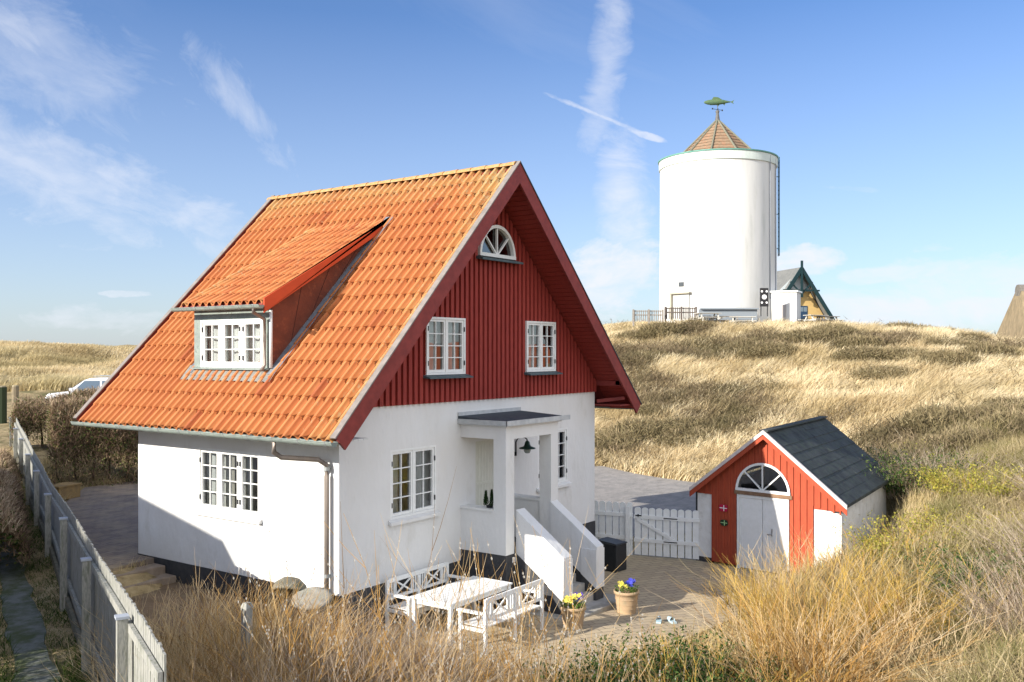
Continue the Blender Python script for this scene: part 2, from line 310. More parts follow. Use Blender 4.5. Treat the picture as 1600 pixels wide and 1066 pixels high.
# ------------------------------------------------------------------ terrain
def patio_z(x): 
    t=np.clip((np.asarray(x,float)-2.8)/4.0,0,1); return -0.8-0.2*t*t*(3-2*t)
CP=[ # R, D, z
 # patio & house surroundings
 (-2.5,14.5,-.85),(0,16,-.92),(2,17,-1.05),(4,19,-1.1),(6,21,-1.1),(4,24,-1.1),(0,21,-1.1),(-3,19,-.9),(-1,25,-1.1),(-6,24,-.2),(3,28,-1.15),(-9,27,-.1),(-5,30,-.3),(-12,24,-.1),
 (6.5,27,-1.1),(8,31,-1.1),(6,34,-1.1),(3,34,-1.1),(0,34,-1.1),(11,31,-.8),
 # lane left of the fence
 (-5.6,11,-.75),(-7.2,14,-.7),(-9,17,-.5),(-10.6,20,-.3),(-12.5,23,-.15),(-5,9,-.75),(-14,22,.1),(-12,12,-.3),(-14,16,.1),(-7.0,17,-.35),(-5.6,13.5,-.45),(-9,12,-.6),(-11,17,-.3),
 # foreground between fence, tub and patio
 (-4.2,12.5,-.45),(-3,12.5,-.6),(-1.2,12.2,-.75),(-4,15.5,-.35),(-5.5,17,-.25),(0,12.5,-.85),(1.5,13,-.9),(-2,9.5,-.5),(0,9.5,-.5),(-5,8,-.8),(0,6,.0),(3,6,.2),(-4,5,0),
 (3,13.5,-.75),(4.2,15,-.75),(5.2,17,-.85),(3.4,11.5,-.3),(5,12.5,-.2),(6.5,15.5,-.4),(7,18,-.6),(7.7,19.3,-.35),(6,9,.2),
 # right bank
 (8.5,20,0.0),(9.5,18,.3),(10.5,22,.3),(12,20,.8),(8,14,.2),(10,16,.6),(9,11,.6),(13,17,1.1),(11.5,26,.4),(13.5,26,1.1),(14,23,1.25),(17,28,1.6),(16,20,1.5),(12,12,1.1),
 # slope of the big dune
 (4.3,38.5,-.9),(7.5,38,-.7),(10.5,35,-.1),(13.5,33,.7),(17,33,1.4),(21,36,2.2),
 (5.5,45,.7),(10,44,1.0),(14,42,1.5),(19,42,2.3),(26,46,3.2),(6,52,2.2),(11,52,2.7),(16,52,3.3),(23,52,3.9),(30,54,3.3),
 (7,60,4.6),(12,60,5.0),(18,60,5.2),(24,60,5.2),(31,60,3.6),(38,62,2.6),
 (7.0,68,6.0),(12,68,6.9),(17,69,7.0),(22,69,7.0),(26,66,5.9),(30,66,4.5),(36,66,3.2),(42,66,2.6),(13,75,6.9),(18,75,7.1),(24,76,6.2),(30,76,3.4),(3,66,4.6),(-1,62,3.0),(-5,60,1.5),(0,50,.6),
 (10,90,5),(25,95,3.8),(40,80,2.4),(50,100,2),
 # left, hedge, parking place and far dunes
 (-14,30,.1),(-18,34,.4),(-22,44,1.2),(-20,38,.9),(-26,50,1.5),(-15,46,1.0),(-12,40,.5),(-20,52,1.6),(-28,58,1.8),(-33,70,2.9),(-38,80,3.5),(-46,88,3.95),(-40,90,4.0),(-50,92,3.8),(-34,90,3.9),(-28,84,3.0),(-26,92,3.8),(-20,90,3.0),(-12,84,2.0),(-44,74,2.9),(-22,70,2.3),(-36,62,2.0),
 (-30,30,1),(-40,45,1.5),(-60,90,4),(-40,110,4),(0,110,2),(-70,60,2),(60,60,2.2),(40,40,3.2),(30,25,2.2),(25,12,2),(15,4,1.5),(-20,8,1),(-10,2,.3),(0,-10,0),(-30,-10,0),(30,-15,0),
]
CPa=np.array(CP)
def vnoise(x,y,s,seed=0):
    x=np.asarray(x)/s+seed*17.3; y=np.asarray(y)/s-seed*9.1
    xi=np.floor(x).astype(int); yi=np.floor(y).astype(int); fx=x-xi; fy=y-yi; fx=fx*fx*(3-2*fx); fy=fy*fy*(3-2*fy)
    def h(a,b):
        n=(a*374761393+b*668265263+seed*69069)&0x7fffffff; n=((n^(n>>13))*1274126177)&0x7fffffff; return (n&0xffff)/65535.0
    return (h(xi,yi)*(1-fx)+h(xi+1,yi)*fx)*(1-fy)+(h(xi,yi+1)*(1-fx)+h(xi+1,yi+1)*fx)*fy
def base_h(r,d):
    r=np.asarray(r,float); d=np.asarray(d,float); sh=r.shape; r=r.ravel(); d=d.ravel(); out=np.zeros(len(r))
    sc=.10*np.clip(CPa[:,1],10,120)+.6
    for i in range(0,len(r),20000):
        a=r[i:i+20000,None]-CPa[None,:,0]; b=d[i:i+20000,None]-CPa[None,:,1]
        q=(a*a+b*b*.7)/(sc[None,:]**2)
        w=np.exp(-q*.9)+1e-3/(q+1)**2+1e-9
        out[i:i+20000]=(w*CPa[None,:,2]).sum(1)/w.sum(1)
    return out.reshape(sh)
def in_poly(x,y,poly):
    x=np.asarray(x); y=np.asarray(y); c=np.zeros(x.shape,bool); n=len(poly)
    for i in range(n):
        x1,y1=poly[i]; x2,y2=poly[(i+1)%n]
        if y1==y2: continue
        t=((y1>y)!=(y2>y))&(x<(x2-x1)*(y-y1)/(y2-y1)+x1); c^=t
    return c
def dist_poly(x,y,poly):
    x=np.asarray(x,float); y=np.asarray(y,float); m=np.full(x.shape,1e9)
    for i in range(len(poly)):
        x1,y1=poly[i]; x2,y2=poly[(i+1)%len(poly)]; dx=x2-x1; dy=y2-y1
        t=np.clip(((x-x1)*dx+(y-y1)*dy)/(dx*dx+dy*dy),0,1); m=np.minimum(m,np.hypot(x-x1-t*dx,y-y1-t*dy))
    return m
PATIO=[(-.6,.0),(-1.6,-.9),(-1.4,-2.2),(-.2,-3.3),(1.6,-4.0),(3.4,-4.6),(5.6,-4.6),(7.6,-4.6),(9.0,-4.9),(9.75,-4.6),(10.4,-1.9),(10.5,1.2),(8.6,1.6),(8.3,.3),(.2,.3)]
UPPER=[(-1.1,5.0),(-.5,7.3),(1.2,11.5),(4.5,15.5),(8,15.5),(8,7.5),(5,6.2),(.1,5.7),(-.0,5.2)]
LOWER=[(-2.2,1.5),(-2.5,2.6),(-1.6,4.9),(-.05,5.0),(-.05,1.5),(-1.2,1.1)]
HOUSE=[(-.05,-.05),(8.55,-.05),(8.55,5.8),(-.05,5.8)]
SL=np.array(RD(4.53,22.6)); 
FD=np.array([1.141,-1.0])/1.517; SDv=np.array([.636,1.0])/1.185
def shed_xy(u,v): 
    return RD(4.53+FD[0]*u+SDv[0]*v,22.6+FD[1]*u+SDv[1]*v)
SHED=[tuple(map(float,shed_xy(a,b))) for a,b in ((-.1,-.1),(3.7,-.1),(3.7,5.2),(-.1,5.2))]
def height(x,y,bumps=True):
    x=np.asarray(x,float); y=np.asarray(y,float); r,d=toRD(x,y); h=base_h(r,d)
    if bumps:
        amp=np.clip((d-30)/25,0.12,1)*.55
        h=h+amp*((vnoise(x,y,5.5,1)-.5)*1.1+(vnoise(x,y,2.2,2)-.5)*.7+(vnoise(x,y,12,6)-.5)*1.6*np.clip((62-d)/10,0,1))
        far=np.clip((d-60)/25,0,1)*np.clip((-r-10)/10,0,1)
        h=h+far*((vnoise(x,y,9,5)-.5)*1.6)
    def flat(poly,z,fade,h):
        ins=in_poly(x,y,poly); dd=dist_poly(x,y,poly); k=np.where(ins,1.0,np.clip(1-dd/fade,0,1)); k=k*k*(3-2*k)
        return h*(1-k)+z*k
    h=flat(LOWER,-.42-.05,1.0,h); h=flat(UPPER,-.07,1.2,h)
    h=flat(PATIO,patio_z(x)-.05,1.1,h)
    h=flat(SHED,-1.05,.5,h)
    h=flat(HOUSE,-1.06,.25,h)
    return h
def lerp_axis(pts):  # list of (start,end,step)
    o=[]
    for a,b,s in pts: o+=list(np.arange(a,b,s))
    o.append(pts[-1][1]); return np.array(o)
ra=lerp_axis([(-2500,-300,220),(-300,-60,20),(-60,-26,1.2),(-26,-12,.6),(-12,18,.33),(18,44,.8),(44,120,4),(120,400,28),(400,2500,210)])
da=lerp_axis([(-400,-20,38),(-20,4,1.5),(4,40,.33),(40,100,.6),(100,160,4),(160,400,24),(400,3000,260)])
Rg,Dg=np.meshgrid(ra,da); Xg,Yg=RD(Rg,Dg); Hg=height(Xg,Yg)
fade=np.clip((np.hypot(Rg,Dg)-110)/120,0,1); Hg=Hg*(1-fade)+(-1.5)*fade
nr,nd=len(ra),len(da)
idx=np.arange(nr*nd).reshape(nd,nr)
F=np.stack([idx[:-1,:-1],idx[:-1,1:],idx[1:,1:],idx[1:,:-1]],-1).reshape(-1,4)
def ground_mat():
    m=bpy.data.materials.new('sandy_ground'); m.use_nodes=True; t=m.node_tree; b=t.nodes['Principled BSDF']; L=t.links.new
    b.inputs['Roughness'].default_value=1; b.inputs['Specular IOR Level'].default_value=.1
    g=N(t,'ShaderNodeNewGeometry')
    def nz(s,d=6):
        n=N(t,'ShaderNodeTexNoise'); n.inputs['Scale'].default_value=s; n.inputs['Detail'].default_value=d; n.inputs['Roughness'].default_value=.65; L(g.outputs['Position'],n.inputs['Vector']); return n.outputs[0]
    cr=N(t,'ShaderNodeValToRGB'); e=cr.color_ramp.elements; e[0].position=.3; e[0].color=(.16,.12,.07,1); e[1].position=.75; e[1].color=(.50,.40,.24,1)
    x=e.new(.5); x.color=(.34,.26,.14,1); L(nz(3.5,9),cr.inputs[0])
    mx=N(t,'ShaderNodeMix',data_type='RGBA'); mr=N(t,'ShaderNodeMapRange'); mr.inputs[1].default_value=.5; mr.inputs[2].default_value=.62; L(nz(.35,4),mr.inputs[0]); L(mr.outputs[0],mx.inputs[0])
    L(cr.outputs[0],mx.inputs[6]); mx.inputs[7].default_value=(.13,.12,.055,1); L(mx.outputs[2],b.inputs['Base Color'])
    bm=N(t,'ShaderNodeBump'); bm.inputs['Strength'].default_value=.8; bm.inputs['Distance'].default_value=.08; L(nz(7,8),bm.inputs['Height']); L(bm.outputs[0],b.inputs['Normal']); return m
ground=np_mesh('ground',np.stack([Xg.ravel(),Yg.ravel(),Hg.ravel()],1),F,ground_mat(),smooth=True); tag(ground,kind='structure')
# paved sheets -------------------------------------------------------
def sheet(name,poly,zf,mat_,step=.3,skirt=.12):
    xs=[p[0] for p in poly]; ys=[p[1] for p in poly]
    bm=bmesh.new(); vs=[bm.verts.new((p[0],p[1],0)) for p in poly]; f=bm.faces.new(vs)
    x=min(xs)+step
    while x<max(xs):
        bmesh.ops.bisect_plane(bm,geom=bm.verts[:]+bm.edges[:]+bm.faces[:],plane_co=(x,0,0),plane_no=(1,0,0)); x+=step
    y=min(ys)+step
    while y<max(ys):
        bmesh.ops.bisect_plane(bm,geom=bm.verts[:]+bm.edges[:]+bm.faces[:],plane_co=(0,y,0),plane_no=(0,1,0)); y+=step
    co=np.array([v.co[:] for v in bm.verts]); z=zf(co[:,0],co[:,1])
    for v,zz in zip(bm.verts,z): v.co.z=zz
    be=[e for e in bm.edges if e.is_boundary]; r=bmesh.ops.extrude_edge_only(bm,edges=be)
    for v in r['geom']:
        if isinstance(v,bmesh.types.BMVert): v.co.z-=skirt
    bmesh.ops.recalc_face_normals(bm,faces=bm.faces)
    me=bpy.data.meshes.new(name); bm.to_mesh(me); bm.free(); me.materials.append(mat_)
    o=bpy.data.objects.new(name,me); COL.objects.link(o); tag(o,kind='structure'); return o
def paver_mat(name,c1,c2,mort,s=9.0,rot=0):
    m=bpy.data.materials.new(name); m.use_nodes=True; t=m.node_tree; b=t.nodes['Principled BSDF']; L=t.links.new; b.inputs['Roughness'].default_value=.9
    tc=N(t,'ShaderNodeTexCoord'); mp=N(t,'ShaderNodeMapping'); mp.inputs['Rotation'].default_value=(0,0,rot); L(tc.outputs['Object'],mp.inputs[0])
    br=N(t,'ShaderNodeTexBrick'); br.inputs['Scale'].default_value=s; br.inputs['Mortar Size'].default_value=.045; br.inputs['Brick Width'].default_value=1.9; br.inputs['Row Height'].default_value=.95; br.inputs['Bias'].default_value=-.2
    br.inputs['Color1'].default_value=(*c1,1); br.inputs['Color2'].default_value=(*c2,1); br.inputs['Mortar'].default_value=(*mort,1); L(mp.outputs[0],br.inputs['Vector'])
    n=N(t,'ShaderNodeTexNoise'); n.inputs['Scale'].default_value=1.6; n.inputs['Detail'].default_value=8; n.inputs['Roughness'].default_value=.7; L(tc.outputs['Object'],n.inputs['Vector'])
    mr=N(t,'ShaderNodeMapRange'); mr.inputs[1].default_value=.42; mr.inputs[2].default_value=.7; mr.inputs[4].default_value=.7; L(n.outputs[0],mr.inputs[0])
    mx=N(t,'ShaderNodeMix',data_type='RGBA'); L(mr.outputs[0],mx.inputs[0]); L(br.outputs['Color'],mx.inputs[6]); mx.inputs[7].default_value=(.40,.32,.20,1); L(mx.outputs[2],b.inputs['Base Color'])
    bm=N(t,'ShaderNodeBump'); bm.inputs['Strength'].default_value=.6; bm.inputs['Distance'].default_value=.012; bm.invert=True; L(br.outputs['Fac'],bm.inputs['Height']); L(bm.outputs[0],b.inputs['Normal']); return m
sheet('patio',PATIO,lambda x,y:patio_z(x),paver_mat('patio_pavers',(.46,.37,.24),(.34,.27,.19),(.12,.10,.07),s=5.5,rot=.5))
sheet('upper_courtyard',UPPER,lambda x,y:0*x-.02,paver_mat('court_pavers',(.20,.15,.12),(.26,.21,.17),(.08,.07,.05),s=7,rot=-.2))
sheet('lower_path',LOWER,lambda x,y:0*x-.40+.02*(vnoise(x,y,1.0,3)),mat('brown_soil_path',(.20,.14,.09),(.13,.09,.055),scale=3,rough=1,bump=.6,bscale=14,c3=(.28,.22,.14),s3=1.5),skirt=.15)
def road_pts():
    a=[(12.3,2.0),(12.5,6.5),(20.8,10.5),(22.3,7.6),(21.6,5.6),(20.8,2.8),(20.2,.6),(17.6,-1.2),(14.6,-.6),(11.8,.2)]
    return a
ROAD=road_pts()
sheet('road',ROAD,lambda x,y:height(x,y,False)+.06+0*x,mat('grey_gravel_road',(.20,.19,.18),(.28,.26,.24),scale=2.5,rough=1,bump=.8,bscale=22,c3=(.15,.14,.13),s3=6),step=.5)
LANEC=[(-9.4,-9.5),(-6.9,-4),(-4.5,1.0),(-2.75,5.0),(-1.0,9.0),(1.1,13.8),(3.9,20)]
_t=np.linspace(0,len(LANEC)-1,60); _lx=np.interp(_t,range(len(LANEC)),[p[0] for p in LANEC]); _ly=np.interp(_t,range(len(LANEC)),[p[1] for p in LANEC])
LANE=[(float(x)-.22-.14*R_.random(),float(y)) for x,y in zip(_lx,_ly)]+[(float(x)+.20+.14*R_.random(),float(y)) for x,y in zip(_lx[::-1],_ly[::-1])]
sheet('footpath',LANE,lambda x,y:height(x,y)+.025,mat('trodden_path',(.17,.18,.17),(.11,.12,.10),scale=3,rough=1,bump=.8,bscale=12,c3=(.07,.085,.04),s3=2.5,l3=(.42,.6)),step=.4,skirt=.1)
# steps between the two levels at the back corner of the house
st=empty('garden_steps',(-.65,4.9,-.4),'two worn brown paved steps at the back left corner of the white house','steps')
for k in range(2):
    mb=MB(); mb.box(-.85,.6,-.5+.35*k,-.15+.35*k+.02*k,0-.1,.15+.15*k-.005); mb.build('step',mat('brown_step_stone',(.22,.17,.13),(.30,.24,.19),scale=6,rough=.95,bump=.3),st,bevel=.015)
# ------------------------------------------------------------------ generic window
def window(parent,O,U,Nn,w,h,sashes=2,cols=2,rows=4,case=.04,sash=.046,bar=.018,depth=.08,curtain=None,sillmat=None,sill=(.06,.05,.08),hinges=True,label=None,curt_gap=.10,mull=None):
    """O lower-left corner on the wall face, U along, Nn outward normal. Frame sits `depth` behind the face."""
    O=Vector(O);U=Vector(U);Nn=Vector(Nn);Z=Vector((0,0,1))
    def tf(v): return O+U*v.x+Nn*v.y+Z*v.z
    f=MB(tf); d0=-depth; t=.05
    f.box(0,case,d0,d0+t+.03,0,h); f.box(w-case,w,d0,d0+t+.03,0,h); f.box(case,w-case,d0,d0+t+.03,h-case,h); f.box(case,w-case,d0,d0+t+.03,0,case)
    mull=mull if mull is not None else .04
    sw=(w-2*case-(sashes-1)*mull)/sashes; panes=[]
    for s in range(sashes):
        x=case+s*(sw+mull)
        if s: f.box(x-mull,x,d0,d0+t+.02,case,h-case)
        z0=case; z1=h-case
        f.box(x+.003,x+sash,d0+.004,d0+t+.012,z0+.003,z1-.003); f.box(x+sw-sash,x+sw-.003,d0+.004,d0+t+.012,z0+.003,z1-.003)
        f.box(x+sash,x+sw-sash,d0+.004,d0+t+.012,z0+.003,z0+sash+.01); f.box(x+sash,x+sw-sash,d0+.004,d0+t+.012,z1-sash,z1-.003)
        gx0,gx1,gz0,gz1=x+sash,x+sw-sash,z0+sash+.01,z1-sash
        for c in range(1,cols):
            xc=gx0+(gx1-gx0)*c/cols; f.box(xc-bar/2,xc+bar/2,d0+.006,d0+t-.002,gz0,gz1)
        for r in range(1,rows):
            zc=gz0+(gz1-gz0)*r/rows
            for c in range(cols):
                xa=gx0+(gx1-gx0)*c/cols+(bar/2 if c else 0); xb=gx0+(gx1-gx0)*(c+1)/cols-(bar/2 if c<cols-1 else 0)
                f.box(xa,xb,d0+.008,d0+t-.004,zc-bar/2,zc+bar/2)
        panes.append((gx0,gx1,gz0,gz1))
    win=f.build('window',WPAINT,parent)
    if label: win['label']=label
    p=MB(tf)
    for a,b,c,d in panes: p.quad((a,d0+.02,c),(b,d0+.02,c),(b,d0+.02,d),(a,d0+.02,d))
    p.build('pane',GLASS,win,fixn=False)
    if hinges:
        for s in range(sashes):
            xh=(case if s==0 else w-case) if sashes<3 else (case,w-case-sw-mull,w-case-sw)[s]
            for q in (.2,.8):
                hb=MB(tf); hb.box(xh-.008,xh+.008,d0+t+.02,d0+t+.04,h*q-.045,h*q+.045); hb.build('hinge',BLACKM,win)
    if sillmat:
        ex,th,pr=sill; s_=MB(tf)
        s_.hexa([(-ex,-.0+.002,-th-.035),(w+ex,.002,-th-.035),(w+ex,pr,-th-.05),(-ex,pr,-th-.05),(-ex,.002,-.004),(w+ex,.002,-.004),(w+ex,pr,-.045),(-ex,pr,-.045)])
        s_.box(0,w,-depth,.001,-.03,-.002)
        s_.build('sill',sillmat,win)
    if curtain:
        for (a,b,z0,z1) in curtain:
            c=MB(tf); n=max(6,int((b-a)*w/.05)); pts=[]
            for k in range(n+1):
                x=w*(a+(b-a)*k/n); y=d0-curt_gap+.02*math.sin(k*1.9+a*7)+.006*math.sin(k*5.1)
                pts.append((x,y))
            for k in range(n):
                c.quad((pts[k][0],pts[k][1],h*z0),(pts[k+1][0],pts[k+1][1],h*z0),(pts[k+1][0],pts[k+1][1],h*z1),(pts[k][0],pts[k][1],h*z1))
            c.build('curtain',CURT,win,smooth=True)
    return win
def wall_holes(mb,O,U,Nn,length,z0,z1,holes,depth=.14):
    O=Vector(O);U=Vector(U);Nn=Vector(Nn);Z=Vector((0,0,1)); P=lambda x,y,z:O+U*x+Nn*y+Z*z
    xs=sorted({0,length}|{h[0] for h in holes}|{h[1] for h in holes}); zs=sorted({z0,z1}|{h[2] for h in holes}|{h[3] for h in holes})
    for i in range(len(xs)-1):
        for j in range(len(zs)-1):
            cx=(xs[i]+xs[i+1])/2; cz=(zs[j]+zs[j+1])/2
            if any(h[0]<cx<h[1] and h[2]<cz<h[3] for h in holes): continue
            mb.quad(P(xs[i],0,zs[j]),P(xs[i+1],0,zs[j]),P(xs[i+1],0,zs[j+1]),P(xs[i],0,zs[j+1]))
    for a,b,c,d in holes:
        mb.quad(P(a,0,c),P(a,-depth,c),P(a,-depth,d),P(a,0,d)); mb.quad(P(b,0,c),P(b,0,d),P(b,-depth,d),P(b,-depth,c))
        mb.quad(P(a,0,c),P(b,0,c),P(b,-depth,c),P(a,-depth,c)); mb.quad(P(a,0,d),P(a,-depth,d),P(b,-depth,d),P(b,0,d))
# ------------------------------------------------------------------ pantile surface
def pantiles(name,parent,O,U,S,ncol,nrow,lich=None,clip=None,amp=.055,prof=10,zs=1):
    """O = eave corner, U = vector along the eave (full width), S = vector up the slope (full length)."""
    O=np.array(O,float);U=np.array(U,float);S=np.array(S,float); Nn=np.cross(U,S); Nn/=np.linalg.norm(Nn); Nn*=zs*(1 if Nn[2]*zs>0 else -1)
    V=[];Fc=[];rn=[];li=[]
    t=np.array([0,.09,.13,.19,.28,.40,.54,.70,.86,1.0])[:prof]; prof=len(t); pr=amp*np.array([-.62,-.62,.80,1.08,1.15,1.0,.66,.18,-.30,-.62])  # steep roll edge, then pan
    for r in range(nrow):
        for c in range(ncol):
            s0=r/nrow; s1=(r+1.10)/nrow if r<nrow-1 else 1.0
            jit=NR.uniform(-.0035,.0035); j2=NR.uniform(-.012,.012)/max(1,np.linalg.norm(S))
            if clip and clip((c+.5)/ncol,(r+.5)/nrow): continue
            b=len(V)
            for (s,h) in ((s0+j2,.026+jit),(s1,.002)):
                for k in range(prof):
                    u=(c+t[k])/ncol
                    V.append(O+U*u+S*s+Nn*(pr[k]+h))
            for k in range(prof): # front lip
                u=(c+t[k])/ncol; V.append(O+U*u+S*(s0+j2)+Nn*(pr[k]+.026+jit-.024))
            x=NR.rand()
            l=lich((c+.5)/ncol,(r+.5)/nrow) if lich else 0
            for k in range(prof-1):
                Fc.append((b+k,b+k+1,b+prof+k+1,b+prof+k)); rn.append(x); li.append(l)
                Fc.append((b+2*prof+k,b+2*prof+k+1,b+k+1,b+k)); rn.append(x*.5); li.append(l)
    o=np_mesh(name,np.array(V),np.array(Fc),TILE,{'rnd':rn,'lichen':li},parent=parent)
    return o
# ------------------------------------------------------------------ HOUSE
house=empty('house',(0,0,0),'white walled house with orange pantile roof and dark red boarded gable','house')
WX=8.51; WY=5.75; RX=4.2; RZ=7.80; EL=(-.75,2.75); ER=(9.35,2.80); YF=-.735; YB=6.6
ml=(RZ-EL[1])/(RX-EL[0]); mr_=(RZ-ER[1])/(ER[0]-RX)
roofz=lambda x:(EL[1]+(x-EL[0])*ml) if x<RX else (ER[1]+(ER[0]-x)*mr_)
gw=[(1.26,2.53,1.09,2.33),(6.02,7.27,1.10,2.34)]       # gable ground windows
door=(3.76,4.66,.15,2.29)
lw=[(2.0,3.78,1.10,2.27)]
mb=MB(); wall_holes(mb,(0,0,0),(1,0,0),(0,-1,0),WX,0,3.13,gw+[door])
# left wall: U runs along +y
wall_holes(mb,(0,0,0),(0,1,0),(-1,0,0),WY,0,3.0,lw)
mb.quad((WX,0,0),(WX,WY,0),(WX,WY,3.2),(WX,0,3.2)); mb.quad((0,WY,0),(WX,WY,0),(WX,WY,3.2),(0,WY,3.2))
mb.poly([(0,WY,3.2),(WX,WY,3.2),(WX,WY,roofz(WX)-.1),(RX,WY,RZ-.12),(0,WY,roofz(0)-.1)])
mb.build('wall',WALL,house,fixn=False)
mb=MB(); mb.box(.03,WX-.03,.03,WY-.03,-1.2,-.0005)
mb.box(-.012,WX+.012,-.012,WY+.012,-1.2,-.003) if False else None
mb.v.clear(); mb.f.clear(); mb.mi.clear(); mb.box(-.012,WX+.012,-.012,WY+.012,-1.2,-.004); mb.build('plinth',PLINTH,house)
# interior: floors, far walls
mb=MB(); mb.box(.15,WX-.15,.15,WY-.15,.0,.12); mb.box(.15,WX-.15,.15,WY-.15,2.75,2.95); mb.box(.15,WX-.15,2.9,3.0,.12,2.75); mb.box(3.1,3.2,.15,2.9,.12,2.75); mb.box(2.3,6.2,2.6,2.7,2.95,5.2); mb.box(5.6,5.7,.15,2.9,.12,2.75)
mb.build('inner_wall',ROOMW,house)
# boarded gable ------------------------------------------------------
uw=[(2.15,3.32,3.66,4.75),(5.46,6.62,3.66,4.76)]
AX,AZ,AR=4.40,6.02,.60
def arch(x): 
    q=AR*AR-(x-AX)**2; return AZ+math.sqrt(q)*1.08 if q>0 else None
bo=MB()
xs=[0.74-.2]; pitch=.1525; x=.66
edges=set()
while x<WX: edges.add(round(x,4)); x+=pitch
edges|={-.0,WX,RX}; edges|={a for w_ in uw for a in w_[:2]}; edges|={round(AX-AR+k*.06,4) for k in range(21)}
edges=sorted(e for e in edges if 0<=e<=WX)
def under(x): return roofz(x)-.26
def iv(xa,xb):
    xm=(xa+xb)/2; segs=[(3.13,None)]
    hs=[(h[2],h[3]) for h in uw if h[0]-1e-6<xm<h[1]+1e-6]
    return hs
def strip(mb,xa,xb,y0,y1,z0,ta,tb):   # trapezoid box
    if ta<=z0+.01 and tb<=z0+.01: return
    ta=max(ta,z0+.005); tb=max(tb,z0+.005)
    mb.hexa([(xa,y0,z0),(xb,y0,z0),(xb,y1,z0),(xa,y1,z0),(xa,y0,ta),(xb,y0,tb),(xb,y1,tb),(xa,y1,ta)])
def colm(xa,xb,y0,y1):
    bo.m=0
    xm=(xa+xb)/2; z=3.13
    for w_ in uw:
        if w_[0]<xm<w_[1]:
            strip(bo,xa,xb,y0,y1,z,w_[2],w_[2]); z=w_[3]
    if abs(xm-AX)<AR:
        strip(bo,xa,xb,y0,y1,z,AZ,AZ); za=arch(xa) or AZ; zb=arch(xb) or AZ
        ta,tb=under(xa),under(xb); 
        bo.hexa([(xa,y0,za),(xb,y0,zb),(xb,y1,zb),(xa,y1,za),(xa,y0,ta),(xb,y0,tb),(xb,y1,tb),(xa,y1,ta)]) if min(ta,tb)>max(za,zb) else None
    else: strip(bo,xa,xb,y0,y1,z,under(xa),under(xb))
for a,b in zip(edges[:-1],edges[1:]): colm(a,b,-.012,0.004)
x=.66
while x<WX-.05:
    a,b=x-.044,x+.044
    cut=[a,b]; 
    ok=True
    for w_ in uw:
        for e in w_[:2]:
            if a<e<b: cut.append(e)
    for e in (AX-AR,AX+AR):
        if a<e<b: cut.append(e)
    cut.sort()
    for p,q in zip(cut[:-1],cut[1:]): colm(p,q,-.065,-.0125)
    x+=pitch
bo.build('gable_boarding',REDW,house)
# windows
window(house,(1.26,0,1.09),(1,0,0),(0,-1,0),1.27,1.24,2,2,4,sillmat=WALL,curtain=[(.02,.30,0.0,.98),(.66,.98,0,.98)],label='white two-sash window on the ground floor left of the porch')
window(house,(6.02,0,1.10),(1,0,0),(0,-1,0),1.25,1.24,2,2,4,sillmat=WALL,label='white ground floor window half hidden by the porch')
window(house,(0,3.78,1.10),(0,-1,0),(-1,0,0),1.78,1.17,3,2,4,sillmat=WALL,curtain=[(0,.14,0,1),(.30,.42,0,1),(.62,.72,0,1),(.88,1,0,1)],label='three-sash white window in the sunlit side wall',mull=.06)
window(house,(2.15,-.062,3.66),(1,0,0),(0,-1,0),1.17,1.09,2,2,4,depth=.05,sillmat=BLUESILL,sill=(.07,.02,.17),curtain=[(.0,1,.55,1),(.0,.35,0,.56),(.68,1,0,.56)],label='upper gable window nearest the tiled roof')
window(house,(5.46,-.062,3.66),(1,0,0),(0,-1,0),1.16,1.10,2,2,4,depth=.05,sillmat=BLUESILL,sill=(.07,.02,.17),curtain=[(.0,.5,0.0,1)],label='upper gable window nearest the tower')
# backing dark boxes behind upper windows are the attic itself; lunette:
def lunette(parent,O,U,Nn,cx,cz,r,ry=1.0,n=20,fw=.06,depth0=-.02,depth1=.05,name='arched_window',bars=(45,90,135),full=1.0,lab=None,sillm=None,hub=True):
    O=Vector(O);U=Vector(U);Nn=Vector(Nn);Z=Vector((0,0,1)); tf=lambda v:O+U*v.x+Nn*v.y+Z*v.z
    f=MB(tf); 
    for k in range(n):
        a0=math.pi*k/n; a1=math.pi*(k+1)/n
        q=[]
        for y in (depth0,depth1):
            for rr,a in ((r-fw,a0),(r,a0),(r,a1),(r-fw,a1)): q.append((cx+rr*math.cos(a),y,cz+fw+(rr*ry)*math.sin(a)*(1-0)*((r*ry-fw)/(r*ry) if rr==r else 1) if False else cz+rr*ry*math.sin(a)))
        f.hexa(q)
    f.box(cx-r,cx+r,depth0-.002,depth1+.006,cz-.01,cz+fw)
    for b in bars:
        a=math.radians(b); f.bar((cx,(depth0+depth1)/2,cz+fw*.6),(cx+(r-fw*.6)*math.cos(a),(depth0+depth1)/2,cz+(r-fw*.6)*ry*math.sin(a)),.03,.045,up=(math.sin(a),0,-math.cos(a)) if False else (0,1,0))
    o=f.build(name,WPAINT,parent)
    if lab:o['label']=lab
    p=MB(tf); p.poly([(cx+(r-.02)*math.cos(math.pi*k/n),depth0+.012,cz+.005+(r-.02)*ry*math.sin(math.pi*k/n)) for k in range(n+1)]); p.build('pane',GLASS,o,fixn=False)
    if sillm:
        s=MB(tf); s.hexa([(cx-r-.08,.0,cz-.08),(cx+r+.1,.0,cz-.08),(cx+r+.1,.2,cz-.1),(cx-r-.08,.2,cz-.1),(cx-r-.08,.0,cz-.012),(cx+r+.1,.0,cz-.012),(cx+r+.1,.2,cz-.06),(cx-r-.08,.2,cz-.06)]); s.build('sill',sillm,o)
    return o
lunette(house,(0,-.03,0),(1,0,0),(0,-1,0),AX,AZ+.02,AR+.025,1.06,depth0=-.02,depth1=.075,lab='small fan-barred lunette window high in the red gable',sillm=BLUESILL)
